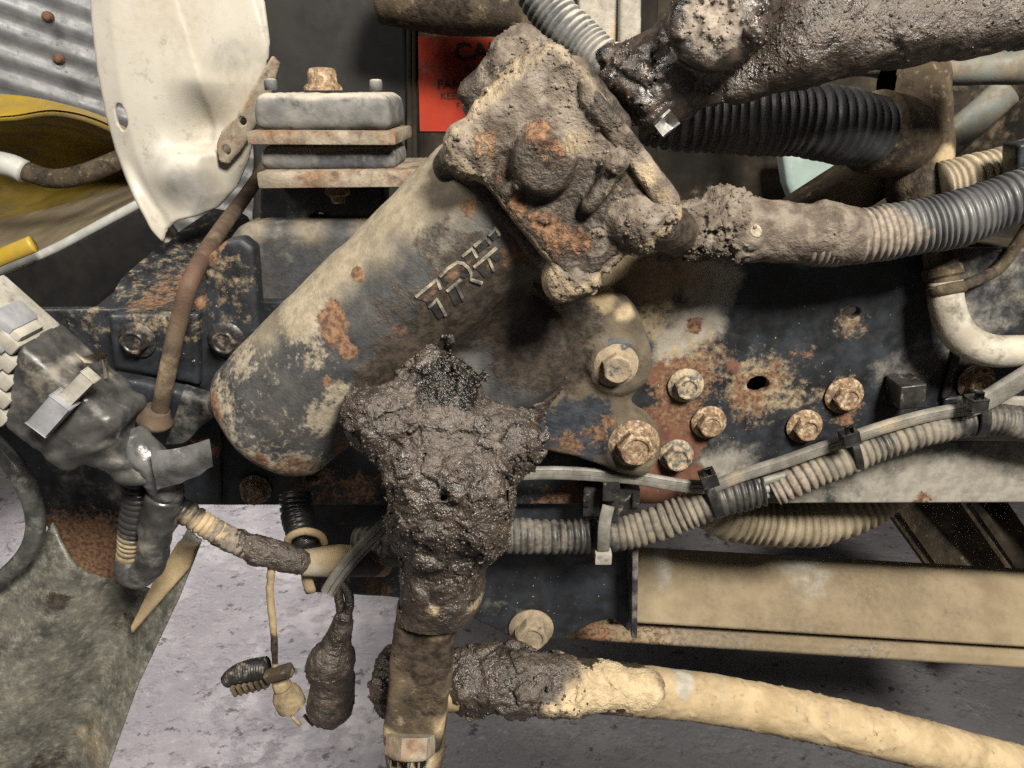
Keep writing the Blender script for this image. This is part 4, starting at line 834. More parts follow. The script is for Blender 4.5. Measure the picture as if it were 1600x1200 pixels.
# smooth lower arm
pts = path([(668, 960, -.168), (664, 1040, -.172), (652, 1120, -.178), (645, 1165, -.182)])
lo, hi = ab([P(570, 960, -.18), P(760, 960, -.18), P(570, 1235, -.18), P(760, 1235, -.18)], .004); lo[1] = -.225; hi[1] = -.125
g = Grid(lo, hi, .0016); m2 = S(660, 1080, -.175)
dA = nrm(pts[3] - pts[0]); sA = nrm(np.cross(dA, YA)); fA = np.cross(dA, sA)
d = g.box((pts[0] + pts[3]) / 2 - dA * .01, [sA, fA, dA], (46 * m2, .018, 125 * m2), .006)
d = smin(d, g.cap(P(655, 1110, -.165), P(648, 1180, -.170), 46 * m2, 48 * m2), .006)
d = g.jig(d, lambda p: .0007 * fbm(p / .014, 41, 4), .006)
V, Q = g.mesh(d)
part('arm', V, Q, M['brown'], pa, attrs=dict(dust=spots(V, [(680, 992, 20, .5), (604, 1140, 22, .6), (700, 1130, 24, .6), (640, 1200, 40, .9)], -.19), mud=spots(V, [(660, 1090, 45, .5), (665, 1040, 45, .7), (668, 1000, 60, 1.1)], -.19)))
# castle nut
cN = P(642, 1158, -.200); mN = S(642, 1168, -.21); aN = nrm((-.03, -.62, -.78)); uN = nrm(np.cross(aN, XA)); vN = np.cross(aN, uN)
V, Fc = hexhead(cN - aN * .004, aN, 40 * mN, 34 * mN, .2, dish=.02); nut = part('castle_nut', V, Fc, M['rustplate'], pa, auto=35)
for k in range(6):
    a = k * math.pi / 3 + .2; r_ = nrm(math.cos(a) * uN + math.sin(a) * vN); t_ = np.cross(aN, r_)
    V, Fc = boxm(cN + aN * (36 * mN) + r_ * 24 * mN, [t_, r_, aN], (8 * mN, 7 * mN, 9 * mN), .0008); part('crown_lug', V, Fc, M['rustplate'], nut)
part('stud_end', *lathe([(18 * mN, 20 * mN), (18 * mN, 38 * mN), (15 * mN, 42 * mN)], cN, aN, 16), M['rustplate'], nut)
# ------------------------------------------------------------------ drag link
dl = thing('drag_link', 'tan mud coated drag link tube with a clotted muddy left end', 'steering link', P(1200, 1140, -.14))
cl = [(650, 1075, -.150), (760, 1066, -.150), (900, 1070, -.148), (1030, 1082, -.146), (1150, 1098, -.143), (1300, 1128, -.14), (1450, 1166, -.138), (1600, 1206, -.136), (1720, 1240, -.134)]
md = S(1200, 1110, -.14)
V, Q = tube(path(cl), np.array([38, 38, 38, 36, 37, 37, 38, 40, 41]) * md, 72, .0016, caps=False, noise=lambda p: .0005 * fbm(p / .03, 51, 3) + .0003 * fbm(p / .006, 52, 3) - .0009 * (1 - sstep(.0, .05, worley(p / .022, 53)[1] - worley(p / .022, 53)[0])) * (vnoise(p / .05, 54) > -.1))
part('tube', V, Q, M['tan'], dl, attrs=dict(grey=spots(V, [(1072, 1072, 20, .9), (1080, 1100, 18, .7), (1140, 1110, 20, .4)], -.17), dry=spots(V, [(1300, 1150, 60, .3)], -.17), mud=spots(V, [(960, 1080, 70, 1.0), (1010, 1070, 30, 1.0)], -.17)))
lo, hi = ab([P(575, 1000, -.15), P(1060, 1000, -.15), P(575, 1140, -.15)], .012); lo[1] = -.200; hi[1] = -.108
g = Grid(lo, hi, .0015)
d = g.cap(P(735, 1063, -.15), P(870, 1068, -.15), 47 * md, 43 * md); d = smin(d, g.cap(P(870, 1068, -.15), P(1012, 1078, -.15), 43 * md, 31 * md), .008)
d = smin(d, g.ball(P(618, 1065, -.145), 46 * md, (.8, 1, 1.25)), .01)
def tz(p):
    x0 = P(900, 1070, -.16)[0]; x1 = P(1040, 1070, -.16)[0]; return 1 - 1.0 * sstep(x0, x1, p[:, 0] + .012 * vnoise(p / .02, 79))
d = g.jig(d, lambda p: -tz(p) * clods(p, .95, 40, .011, .005), .012)
V, Q = g.mesh(d)
lowz = sstep(.4, .9, -vnormals(V, Q)[:, 2])
part('mud_clot', V, Q, M['mud'], dl, attrs=dict(dry=spots(V, [(900, 1060, 140, .42)], -.17), dust=spots(V, [(900, 1100, 30, .9), (960, 1095, 50, .9), (860, 1105, 16, .9), (1000, 1105, 40, 1.0), (930, 1085, 24, .8)], -.17)), label='clotted dark mud')
crumbs(dl, V, Q, np.clip(tz(V) - .3, 0, 1) ** 2, 1600, .0003, .0014, M['mud'], 9)

# ================================================================== conduits, cables and hoses on the right
def hose(name, label, cat, pts, rpx, pitch_px, mat, depth=.13, seg=36, attrs=None, parent=None, amp=None, Yref=None):
    pw = path(pts); m_ = pts[len(pts) // 2]; m = S(*m_)
    r = np.atleast_1d(np.array(rpx, float)) * m
    V, Q = tube(pw, r, seg, pitch_px * m / 8, corr(pitch_px * m, depth), caps=True)
    V = np.asarray(V); V = V + .0011 * np.stack([vnoise(V / .03, 201), vnoise(V / .03, 202), vnoise(V / .03, 203)], -1)
    at = {k: spots(np.asarray(V), v, Yref if Yref is not None else m_[2]) for k, v in (attrs or {}).items()}
    if parent is not None: return part(name, V, Q, mat, parent, attrs=at)
    o = part(name, V, Q, mat, org=pw[-1], attrs=at); return tag(o, label, cat)
YW = -.030
wc = thing('wiring_conduit', 'dusty black split wiring conduit sagging along the lower frame edge', 'conduit', P(1000, 860, YW))
hose('front_sleeve', '', '', [(560, 850, -.02), (660, 842, YW), (780, 838, YW), (880, 838, YW), (960, 834, YW), (1020, 820, YW), (1080, 796, YW), (1130, 778, YW), (1192, 764, YW)], 28, 11.6, M['cond'], .13, parent=wc, attrs=dict(dust=[(1050, 800, 60, .55), (1000, 820, 40, .5)]))
hose('rear_sleeve', '', '', [(1208, 768, YW), (1260, 742, YW), (1320, 716, YW), (1390, 690, YW), (1460, 668, YW), (1530, 656, YW), (1600, 664, YW), (1700, 690, -.02)], [27, 27, 26, 25, 25, 26, 29, 30], 11.6, M['cond'], .13, parent=wc, attrs=dict(dust=[(1250, 740, 60, .7), (1330, 710, 60, .6), (1430, 680, 60, .55)], dry=[(1240, 750, 50, .6)]))
for dy, r_ in ((-9, 7), (3, 8), (13, 6)):
    V, Q = tube(path([(1150, 775 + dy * .6, YW - .004), (1190, 762 + dy, YW - .004), (1225, 752 + dy * 1.0, YW - .002), (1260, 742 + dy * .5, YW)]), r_ * S(1200, 760, YW), 12); part('wire', V, Q, M['cable'], wc)
# flat grey cables
def flat(name, label, pts, w_, t_, grp=None, attrs=None):
    pw = path(pts); m = S(*pts[1]); C, u = catmull(pw, 60); T, N, B = frames(C)
    # keep the broad side facing the viewer's side of the frame
    nY = np.array([0, -1.0, 0]); Wd = np.cross(T, nY); Wd /= np.linalg.norm(Wd, axis=1)[:, None]; Nf = np.cross(Wd, T)
    sec = [(-1, .0), (-.92, .7), (-.70, 1), (-.62, .55), (-.54, 1), (-.02, 1), (.04, .55), (.10, 1), (.72, 1), (.92, .7), (1, 0), (.9, -.8), (-.9, -.8)]
    V = np.array([[C[i] + Wd[i] * a * w_ * m + Nf[i] * (-b) * t_ * m * np.sign(Nf[i][1]) for a, b in sec] for i in range(60)]).reshape(-1, 3); k = len(sec)
    i = np.arange(59)[:, None]; j = np.arange(k)[None, :]
    Q = np.stack([i * k + j, i * k + (j + 1) % k, (i + 1) * k + (j + 1) % k, (i + 1) * k + j], -1).reshape(-1, 4)
    o = part(name, V, Q, M['cable'], org=pw[-1], attrs={kk: spots(V, vv, pts[1][2]) for kk, vv in (attrs or {}).items()}, auto=50); return tag(o, label, 'cable', grp)
flat('grey_cable', 'short flat grey cable running behind the black cable clip', [(760, 742, -.036), (850, 739, -.036), (900, 740, -.036), (945, 743, -.036), (1000, 748, -.036), (1060, 758, -.036), (1112, 762, -.038)], 11, 5)
flat('grey_cable', 'long dusty grey cable lying on top of the split conduit', [(1100, 768, -.036), (1150, 746, -.036), (1230, 720, -.036), (1320, 688, -.036), (1400, 662, -.036), (1470, 645, -.036), (1520, 639, -.036)], 9.5, 7, attrs=dict(dust=[(1160, 742, 40, .3), (1400, 655, 60, .3)]))
flat('grey_cable', 'clean grey cable rising to the right edge from the last zip tie', [(1505, 640, -.04), (1540, 626, -.042), (1580, 602, -.045), (1640, 565, -.05), (1700, 530, -.055)], 17, 7)
# zip ties
def ziptie(px, py, ang, R, label, w_=10, mat='darkplastic', Y=YW, head=(0, -30)):
    m = S(px, py, Y); c = P(px, py, Y); a = math.radians(ang); ax = np.array([math.cos(a), 0, math.sin(a)]); u = np.array([-math.sin(a), 0, math.cos(a)]); v = np.array([0, -1.0, 0])
    t = thing('zip_tie', label, 'zip tie', c, 'zip ties on the wiring')
    Vv = []; n = 36
    for k in range(n):
        b = 2 * math.pi * k / n; ru = 1.5 if math.sin(b) > 0 else 1.0
        d_ = math.cos(b) * v + math.sin(b) * u * ru
        for rr, aa in ((R, -w_ / 2), (R + 2.5, -w_ / 2 + 1), (R + 2.5, w_ / 2 - 1), (R, w_ / 2)): Vv.append(c + d_ * rr * m + ax * aa * m)
    Vv = np.array(Vv); i = np.arange(n)[:, None]; j = np.arange(4)[None, :]
    Q = np.stack([i * 4 + j, i * 4 + (j + 1) % 4, ((i + 1) % n) * 4 + (j + 1) % 4, ((i + 1) % n) * 4 + j], -1).reshape(-1, 4)
    part('band', Vv, Q, M[mat], t, smooth=True, auto=40)
    h = P(px + head[0], py + head[1], Y - .020)
    V, Fc = boxm(h, [ax, v, u], (10 * m, .006, 9 * m), .001); part('head', V, Fc, M[mat], t, auto=40)
    V, Fc = boxm(h + u * 12 * m + v * .003, [ax, v, u], (5 * m, .0012, 8 * m), .0004); part('tail', V, Fc, M[mat], t)
    return t
ziptie(1113, 779, 22, 29, 'black zip tie where the short grey cable ends on the conduit', 14, head=(-6, -32))
ziptie(1331, 706, 20, 28, 'middle black zip tie around the conduit below the frame bolts', 12, head=(-4, -24))
ziptie(1523, 652, 6, 29, 'black zip tie under the rightmost frame bolt', 16, head=(2, -22))
# black clip block with its white ended tie
kc = thing('cable_clip', 'black plastic cable clip block holding the conduit with a pale tie', 'clip', P(950, 830, -.02))
mc = S(950, 770, -.03)
for px, py, hx, hy, dy in ((952, 772, 11, 34, .016), (925, 775, 16, 26, .011), (978, 776, 18, 26, .011), (950, 750, 13, 14, .022), (951, 722, 8, 18, .012), (915, 768, 6, 12, .014), (990, 770, 6, 12, .014)):
    V, Fc = boxm(P(px, py, -.012 - dy / 2), np.eye(3), (hx * mc, dy, hy * mc), .0012); part('clip_block', V, Fc, M['darkplastic'], kc, auto=40)
V, Q = tube(path([(951, 790, -.048), (945, 815, -.053), (943, 840, -.054), (942, 862, -.050)]), 10 * mc, 12, ell=(1, .28)); part('tie_strap', V, Q, M['cable'], kc)
V, Fc = boxm(P(942, 869, -.050), np.eye(3), (13 * mc, .005, 10 * mc), .0012); part('tie_head', V, Fc, M['whiteplastic'], kc, auto=40)
# tan conduit behind the frame edge
hose('large_conduit', 'wide tan dusty corrugated conduit bulging below the frame behind', 'conduit', [(1040, 700, .09), (1110, 785, .075), (1180, 808, .07), (1260, 810, .07), (1330, 792, .075), (1420, 730, .09)], 44, 12, M['tancond'], .12, seg=40)
# black hose, large, upper right
hh = thing('coolant_hose', 'thick black ribbed hose leading to a brown collar at upper right', 'hose', P(1385, 250, .02))
hose('ribbed_hose', '', '', [(1010, 175, .02), (1060, 182, .02), (1140, 184, .02), (1230, 186, .02), (1310, 196, .025), (1372, 208, .035)], [50, 54, 55, 57, 57, 56], 14, M['condgrey'], .10, seg=48, parent=hh, attrs=dict(dry=[(1060, 200, 40, .3)]))
V, Q = tube(path([(1362, 206, .033), (1390, 212, .04), (1416, 220, .05)]), np.array([62, 63, 58]) * S(1380, 205, .04), 40, .003); part('collar', V, Q, M['brown'], hh, attrs=dict(dust=spots(np.asarray(V), [(1390, 170, 30, .8)], .0)))
# brown post and parts right
bp = thing('brown_bracket', 'brown dusty upright bracket post beside the ribbed hoses', 'bracket', P(1455, 430, .03))
g = Grid(P(1370, 470, .03) - [.01, .02, .01], P(1520, 90, .03) + [.01, .09, .01], .002)
d = g.cap(P(1428, 130, .06), P(1440, 300, .045), 52 * S(1440, 200, .05), 46 * S(1440, 200, .05)); d = smin(d, g.cap(P(1440, 300, .045), P(1462, 400, .04), 44 * S(1450, 350, .04), 30 * S(1450, 350, .04)), .01)
d = g.jig(d, lambda p: .0015 * fbm(p / .03, 61, 3), .008); V, Q = g.mesh(d)
part('post', V, Q, M['brown'], bp, attrs=dict(mud=spots(V, [(1455, 300, 40, .8), (1460, 380, 40, .9), (1410, 200, 40, .3)], .03), dust=spots(V, [(1485, 245, 18, .9), (1400, 170, 30, .4)], .02)))
V, Fc = boxm(P(1322, 296, .10), [nrm(P(1400, 250, .1) - P(1250, 345, .1)), YA, nrm(np.cross(nrm(P(1400, 250, .1) - P(1250, 345, .1)), YA))], (88 * S(1320, 290, .1), .02, 36 * S(1320, 290, .1)), .006); part('side_arm', V, Fc, M['brown'], bp)
M['dimteal'] = mk('dull_teal_paint', (0.07, 0.085, 0.08), (0.13, 0.15, 0.14), 12, (0.4, 0.7), bump=0.2, layers=[dict(col=((0.1, 0.08, 0.055), (0.15, 0.12, 0.08)), scale=20, thr=0.5, soft=0.12)])
o = part('slanted_bar', *tube(path([(1480, 222, .20), (1530, 180, .20), (1575, 140, .20)]), 26 * S(1530, 180, .2), 14, ell=(1, .6)), M['dimteal'], org=P(1480, 222, .2)); tag(o, 'short pale teal slanted bar in the upper right shadow', 'bar')
hose('tan_hose', 'tan dusty ribbed hose stub at the right edge above the long hose', 'hose', [(1470, 292, .02), (1510, 282, .02), (1560, 270, .02), (1640, 250, .02)], 40, 11, M['tancond'], .12, seg=40)
V, Q = plate([(1592, 225), (1680, 215), (1680, 320), (1588, 330)], -.03, .02, .002); o = part('black_plate', V, Q, M['black'], org=P(1620, 330, -.03)); tag(o, 'corner of a black plate at the right edge over the tan hose', 'plate')
# long hose with muddy end
lh = thing('pressure_hose', 'long ribbed hose leaving the gear, its left end buried in dry mud', 'hose', P(1330, 400, -.05))
YH = -.055
hose('ribbed_hose', '', '', [(1150, 362, YH), (1240, 370, YH), (1330, 372, YH), (1400, 362, YH), (1470, 347, YH), (1540, 327, YH), (1600, 306, YH), (1700, 270, YH)], [40, 42, 43, 43, 43, 43, 42, 42], 10.2, M['condgrey'], .11, seg=44, parent=lh, Yref=-.08, attrs=dict(dry=[(1340, 375, 60, 1.1), (1400, 375, 50, .8), (1440, 372, 36, .55)], dust=[(1400, 330, 40, .3)]))
mh = S(1200, 360, YH); lo, hi = ab([P(990, 290, YH), P(1370, 290, YH), P(990, 440, YH)], .01); lo[1] = -.115; hi[1] = -.005
g = Grid(lo, hi, .0016)
d = g.cap(P(1075, 364, YH), P(1150, 360, YH), 46 * mh, 48 * mh); d = smin(d, g.cap(P(1150, 358, YH), P(1322, 368, YH), 47 * mh, 46 * mh), .008)
d = smin(d, g.ball(P(1140, 338, YH - .005), 38 * mh), .008); d = smin(d, g.cap(P(1290, 335, YH), P(1308, 350, YH - .008), 20 * mh, 28 * mh), .006); 
def tq(p): return 1 - .85 * sstep(P(1140, 360, YH)[0], P(1200, 360, YH)[0], p[:, 0])
d = g.jig(d, lambda p: -tq(p) * clods(p, 1.15, 60, .010, .004) + .0006 * fbm(p / .01, 66, 3), .012); V, Q = g.mesh(d)
part('mud_sleeve', V, Q, M['drymud'], lh, attrs=dict(mud=spots(V, [(1045, 375, 36, .8), (1070, 410, 40, .7), (1120, 410, 40, .6)], -.08), pale=spots(V, [(1193, 368, 9, 1.4)], -.09)), label='dry grey brown mud caked round the hose end')  # mud attribute here also paints the shadow at the sleeve's left end
crumbs(lh, V, Q, tq(V) ** 3, 1200, .0003, .0013, M['drymud'], 15)
V, Q = tube(np.array([P(1092, 366, YH), P(1062, 362, -.062), P(1030, 352, -.085), P(995, 340, -.105)]), np.array([36, 35, 33, 32]) * mh, 30, .002, noise=lambda p: .0014 * fbm(p / .012, 67, 3))
part('hose_fitting', V, Q, M['drymud'], lh, attrs=dict(mud=np.full(len(V), .7)))
# bent pipe at the right
bpipe = thing('bent_pipe', 'pale dusty bent metal pipe curving to the right edge', 'pipe', P(1500, 560, -.03))
V, Q = tube(path([(1476, 440, -.02), (1480, 480, -.025), (1498, 522, -.03), (1540, 546, -.035), (1600, 548, -.035), (1700, 540, -.035)]), np.array([25, 26, 26, 25, 24, 24]) * S(1500, 520, -.03), 28)
part('pipe', V, Q, M['pipe'], bpipe, attrs=dict(grey=spots(np.asarray(V), [(1500, 480, 30, .8), (1540, 560, 30, .6)], -.03)))
ml = S(1472, 430, -.02); aP = nrm(P(1478, 460, -.022) - P(1465, 400, -.01))
part('fitting', *lathe([(22 * ml, -60 * ml), (24 * ml, -40 * ml), (24 * ml, -26 * ml), (29 * ml, -22 * ml), (29 * ml, -8 * ml), (24 * ml, -4 * ml), (24 * ml, 4 * ml), (30 * ml, 8 * ml), (30 * ml, 16 * ml), (26 * ml, 22 * ml)], P(1476, 440, -.02), aP, 20), M['brown'], bpipe, auto=40)
V, Q = plate([(1500, 380), (1546, 372), (1542, 420), (1520, 445), (1500, 430)], .012, .004, .002); 
V2, Q2 = tube(path([(1620, 330, .0), (1590, 380, -.005), (1560, 420, -.01), (1520, 440, -.015), (1505, 446, -.015)]), 9 * ml, 12); o = part('thin_pipe', V2, Q2, M['brown'], org=P(1510, 446, -.01)); tag(o, 'thin brown pipe curving behind the bent pale pipe', 'pipe')
# pale green rail under the muddy shaft
V, Q = tube(path([(1340, 95, .10), (1420, 104, .10), (1500, 108, .10), (1600, 104, .10), (1700, 100, .10)]), np.array([22, 24, 24, 26, 26]) * S(1500, 105, .1), 20, noise=lambda p: .001 * fbm(p / .03, 71, 3))
o = part('green_tube', V, Q, M['dimteal'], org=P(1500, 120, .1)); tag(o, 'pale green dirty tube under the muddy steering shaft', 'tube')
# ------------------------------------------------------------------ steering shaft and joint, caked
sj = thing('steering_shaft', 'mud and grease caked steering shaft and universal joint at top right', 'steering shaft', P(1000, 220, -.06))
YS = -.06; ms = S(1100, 80, YS)
lo, hi = ab([P(925, 240, YS), P(925, -40, YS), P(1690, -40, YS), P(1240, 240, YS)], .006); lo[1] = -.135; hi[1] = .015
g = Grid(lo, hi, .0020)
d1 = g.cap(P(1270, 55, YS), P(1700, -8, YS), 68 * ms, 52 * ms)
d1 = smin(d1, g.cap(P(1150, 135, YS), P(1235, 95, YS), 22 * ms, 44 * ms), .012)
d1 = g.jig(d1, lambda p: -clods(p, .65, 80, .014, .006), .016)
V, Q = g.mesh(d1); dryv = spots(V, [(1300, 30, 60, .45), (1420, 25, 70, .55), (1540, 15, 70, .55), (1620, 20, 60, .55)], -.1); part('mud_caked_shaft', V, Q, M['mud'], sj, attrs=dict(dry=dryv), label='rough brown mud round the steering shaft')
crumbs(sj, V, Q, np.clip(vnormals(V, Q)[:, 2] + .6, .05, 2), 3500, .0003, .0013, M['mud'], 11, src=dict(dry=dryv))
lo, hi = ab([P(925, 245, YS), P(925, -40, YS), P(1235, -40, YS), P(1235, 245, YS)], .004); lo[1] = -.130; hi[1] = .015
g = Grid(lo, hi, .0016)
d = g.cyl(P(985, 170, YS), P(1050, 100, YS), 66 * ms, .006); d = smin(d, g.cap(P(1040, 112, YS), P(1120, 40, YS), 62 * ms, 60 * ms), .006)
d = smin(d, g.cyl(P(1112, 40, YS + .02), P(1116, 36, YS - .048), 62 * ms, .005), .004)
d = smin(d, g.cap(P(1060, 150, YS), P(1190, 130, YS), 26 * ms, 18 * ms), .01)
d = smin(d, g.cap(P(1195, 10, YS), P(1190, 70, YS), 26 * ms, 20 * ms), .01)
d = smin(d, g.cap(P(950, 90, YS), P(1005, 75, YS), 10 * ms, 12 * ms), .008)
def gw(p):
    w_ = np.full(len(p), .28)
    for x, y, r in ((1110, 30, 50), (965, 95, 45), (1020, 110, 30), (1190, 40, 50), (1180, 135, 40), (990, 190, 45)):
        c = P(x, y, -.1); w_ = np.maximum(w_, np.clip(1.5 - np.sqrt((p[:, 0] - c[0]) ** 2 + (p[:, 2] - c[2]) ** 2) / (r * ms), 0, 1))
    return w_
d = g.jig(d, lambda p: -gw(p) * clods(p, 1.2, 90, .009, .004), .012); V, Q = g.mesh(d)
part('universal_joint', V, Q, M['grease'], sj, attrs=dict(dry=spots(V, [(1110, 35, 46, .95), (1060, 100, 20, .4), (1030, 130, 26, .3)], -.1), mud=spots(V, [(985, 190, 50, .55)], -.1)), label='greasy universal joint')
crumbs(sj, V, Q, gw(V) ** 3, 1500, .0003, .0015, M['grease'], 13, 'grease_crumbs', src=dict(dry=spots(V, [(1110, 35, 46, .95)], -.1)))
V, Fc = boxm(P(1034, 193, -.075), [nrm((.75, .1, .66)), nrm((.1, -1, .05)), nrm((-.66, 0, .75))], (13 * ms, .010, 11 * ms), .0012); part('clamp_bolt', V, Fc, M['silver'], sj)
# grey conduit above the valve body
hose('vent_hose', 'grey ribbed hose slanting behind the top of the steering gear', 'hose', [(820, -50, .03), (858, 12, .02), (905, 62, .01), (960, 108, .0), (1030, 150, .0)], [34, 35, 35, 34, 34], 10.5, M['rubber'], .13, seg=36)
# ================================================================== lower left curved bracket
tb = thing('bumper_bracket', 'dusty curved black bumper bracket filling the lower left corner', 'bracket', P(100, 1210, -.05))
def wb(px, py): return .00014 * (1000 - py) + .034 * np.exp(-((px - .0 * py - 170 + .35 * (py - 1000)) / 60) ** 2) - .010 * np.exp(-((px - 60 + .4 * (py - 1000)) / 60) ** 2)
V, Q = plate([(-60, 945), (10, 905), (42, 862), (58, 838), (120, 905), (172, 964), (206, 965), (262, 868), (297, 872), (270, 950), (215, 1072), (164, 1240), (-60, 1240)], -.05, .005, .0020, warp=wb)
M['dusty'] = mk('dust_streaked_black_paint', (0.03, 0.032, 0.03), (0.085, 0.086, 0.078), 45, (0.2, 0.36), bump=0.6, bscale=260, layers=[dict(col=((0.14, 0.135, 0.11), (0.22, 0.21, 0.17)), scale=24, thr=0.50, soft=0.2, ro=0.7, op=.6), dict(col=((0.25, 0.24, 0.20), (0.36, 0.34, 0.28)), scale=90, thr=0.57, soft=0.14, ro=0.8, h=.3, op=.55), L_dust, L_mud], spec=0.6)
part('curved_plate', V, Q, M['dusty'], tb, attrs=dict(dust=spots(V, [(140, 1160, 40, .35)], -.05), mud=spots(V, [(80, 1190, 40, .5), (170, 1010, 30, .5), (90, 940, 22, .6)], -.05)))
V, Q = tube(path([(-60, 660, -.045), (0, 702, -.05), (35, 748, -.055), (55, 800, -.055), (50, 848, -.055), (18, 890, -.055), (-60, 948, -.05)]), np.array([14, 15, 15, 14, 13, 12, 12]) * S(40, 800, -.05), 24, .003)
M['gloss'] = mk('glossy_black_edge', (0.04, 0.042, 0.04), (0.10, 0.102, 0.095), 60, (0.18, 0.35), bump=0.15, layers=[dict(col=((0.12, 0.12, 0.11), (0.2, 0.2, 0.18)), scale=70, thr=0.6, soft=0.12)])
part('rolled_edge', V, Q, M['gloss'], tb)
V, Q = plate([(262, 868), (297, 872), (285, 905), (204, 994), (200, 985), (228, 925)], -.052, .004, .0016, warp=lambda x, y: .00014 * (1000 - y)); part('tan_tab', V, Q, M['tan'], tb)

# ================================================================== taped connector
tcn = thing('taped_connector', 'white multi pin connector wrapped in black tape at the left edge', 'connector', P(200, 740, -.10))
YC = -.115; mC = S(110, 610, YC)
c1 = nrm(P(213, 720, YC) - P(110, 632, YC)); c2 = np.array([c1[2], 0, -c1[0]]); c3 = np.array([0, -1.0, 0])
if c2[0] > 0: c2 = -c2
def CP(a, b, Y=YC): # along, across (down-left positive), photo px at this depth, from the body centre
    return P(110, 632, YC) + c1 * a * mC + c2 * b * mC + np.array([0, Y - YC, 0])
def wr(p):
    q = p - P(110, 632, YC); a = q @ c1 / mC; b = q @ c2 / mC
    return .0009 * np.sin(a / 7 + b / 18 + 2 * fbm(p / .02, 5, 2)) * sstep(-40, 60, a) + .0011 * fbm(p / .016, 6, 3)
lo, hi = ab([CP(-105, -75), CP(-105, 75), CP(190, -75), CP(190, 75)], .012); lo[1] = YC - .045; hi[1] = YC + .035
g = Grid(lo, hi, .0014)
d = g.box(CP(-24, 0), [c1, c2, c3], (100 * mC, 66 * mC, .024), .006)
c0 = P(110, 632, YC); ga = ((g.x - c0[0]) * c1[0] + (g.z - c0[2]) * c1[2]) / mC; gb = ((g.x - c0[0]) * c2[0] + (g.z - c0[2]) * c2[2]) / mC
d = smax(d, (-104 + .55 * (gb + 64) - ga) * mC * .88, .002)
d = smin(d, g.cap(CP(40, 5), CP(128, 22, YC + .005), 52 * mC, 30 * mC), .012)
d = smin(d, g.cap(CP(125, 22, YC + .005), CP(165, 10, YC + .008), 30 * mC, 27 * mC), .008)
d = smin(d, g.box(CP(40, -40), [c1, c2, c3], (42 * mC, 28 * mC, .020), .005), .004)
d = g.jig(d, wr, .008); V, Q = g.mesh(d)
part('tape_wrap', V, Q, M['tape'], tcn, attrs=dict(grey=spots(V, [(80, 570, 40, .22), (60, 600, 40, .2), (120, 555, 14, .5), (205, 690, 34, .35), (240, 720, 30, .5)], YC)))
# white comb end
for k in range(5):
    V, Fc = boxm(CP((-302 + 14.7 * k) / 2, -54 + k * 27, YC - .003), [c1, c2, c3], ((98 + 14.7 * k) / 2 * mC + .002, 12.2 * mC, .022), .0022); fgr = part('comb_rib', V, Fc, M['whiteplastic'], tcn, auto=40)
    if k < 4:
        V, Q = tube(np.array([CP(-185, -41 + k * 27, YC - .021), CP(-150, -41 + k * 27, YC - .026), CP(-108 + k * 14, -41 + k * 27, YC - .025)]), 5 * mC, 10); part('pin', V, Q, M['greyplastic'], fgr)
V, Fc = boxm(CP(-140, 0, YC + .004), [c1, c2, c3], (58 * mC, 64 * mC, .014), .002); part('comb_base', V, Fc, M['whiteplastic'], tcn, auto=40)
V, Fc = boxm(CP(-138, -66, YC - .010), [c1, c2, c3], (20 * mC, 13 * mC, .014), .004); part('latch_block', V, Fc, M['greyplastic'], tcn, auto=40)
V, Fc = boxm(CP(-112, -66, YC - .012), [c1, c2, c3], (8 * mC, 12 * mC, .012), .002); part('latch_block', V, Fc, M['whiteplastic'], tcn, auto=40)
# bent pale locking tab
t1, t2 = P(142, 586, -.144), P(100, 628, -.144); ta = nrm(t2 - t1); tb_ = np.cross(ta, YA)
tabt = part('locking_tab', *boxm((t1 + t2) / 2, [ta, YA, tb_], (np.linalg.norm(t2 - t1) / 2, .004, 11 * mC), .0005), M['whiteplastic'], tcn, label='pale locking tab', smooth=False)
t1, t2 = P(103, 622, -.147), P(66, 664, -.147); ta = nrm(t2 - t1); tb_ = np.cross(ta, YA)
part('tab_end', *boxm((t1 + t2) / 2 + ta * .001, [ta, YA, tb_], (np.linalg.norm(t2 - t1) / 2, .006, 16 * mC), .0005), M['greyplastic'], tabt, smooth=False)
# loose tape ends
V, Q = loft([[(236, 704, -.128), (270, 702, -.130), (298, 695, -.131), (327, 686, -.133)], [(240, 735, -.132), (272, 728, -.136), (300, 722, -.134), (331, 708, -.137)], [(246, 764, -.124), (276, 756, -.128), (304, 744, -.127), (333, 728, -.130)]], n=24, k=5)
V = V + .0008 * vnormals(V, Q) * fbm(V / .008, 5, 3)[:, None]; part('tape_tail', *shell(V, Q, .0006), M['tapeg'], tcn, label='loose shiny grey tape end')
V, Q = loft([[(118, 552, -.125), (136, 556, -.128), (156, 549, -.130), (168, 553, -.124)], [(132, 568, -.128), (146, 566, -.122), (160, 560, -.115), (168, 556, -.112)]], n=16, k=3); part('tape_flap', *shell(V, Q, .0006), M['tape'], tcn, attrs=dict(pale=[.9] * (len(V) * 2)))
V, Q = loft([[(167, 552, -.124), (168, 566, -.122), (170, 590, -.118)], [(160, 556, -.112), (162, 570, -.112), (164, 592, -.112)]], n=10, k=3); part('tape_flap', *shell(V, Q, .0006), M['tape'], tcn, attrs=dict(pale=[.8] * (len(V) * 2)))
V, Q = tube(path([(205, 690, -.105), (232, 715, -.112), (250, 742, -.108), (264, 775, -.10)]), np.array([34, 28, 27, 27]) * mC, 32, .0014, noise=lambda p: .0018 * fbm(p / .010, 15, 3) + .0006 * np.abs(fbm(p / .004, 18, 2))); part('tape_neck', V, Q, M['tapeg'], tcn)
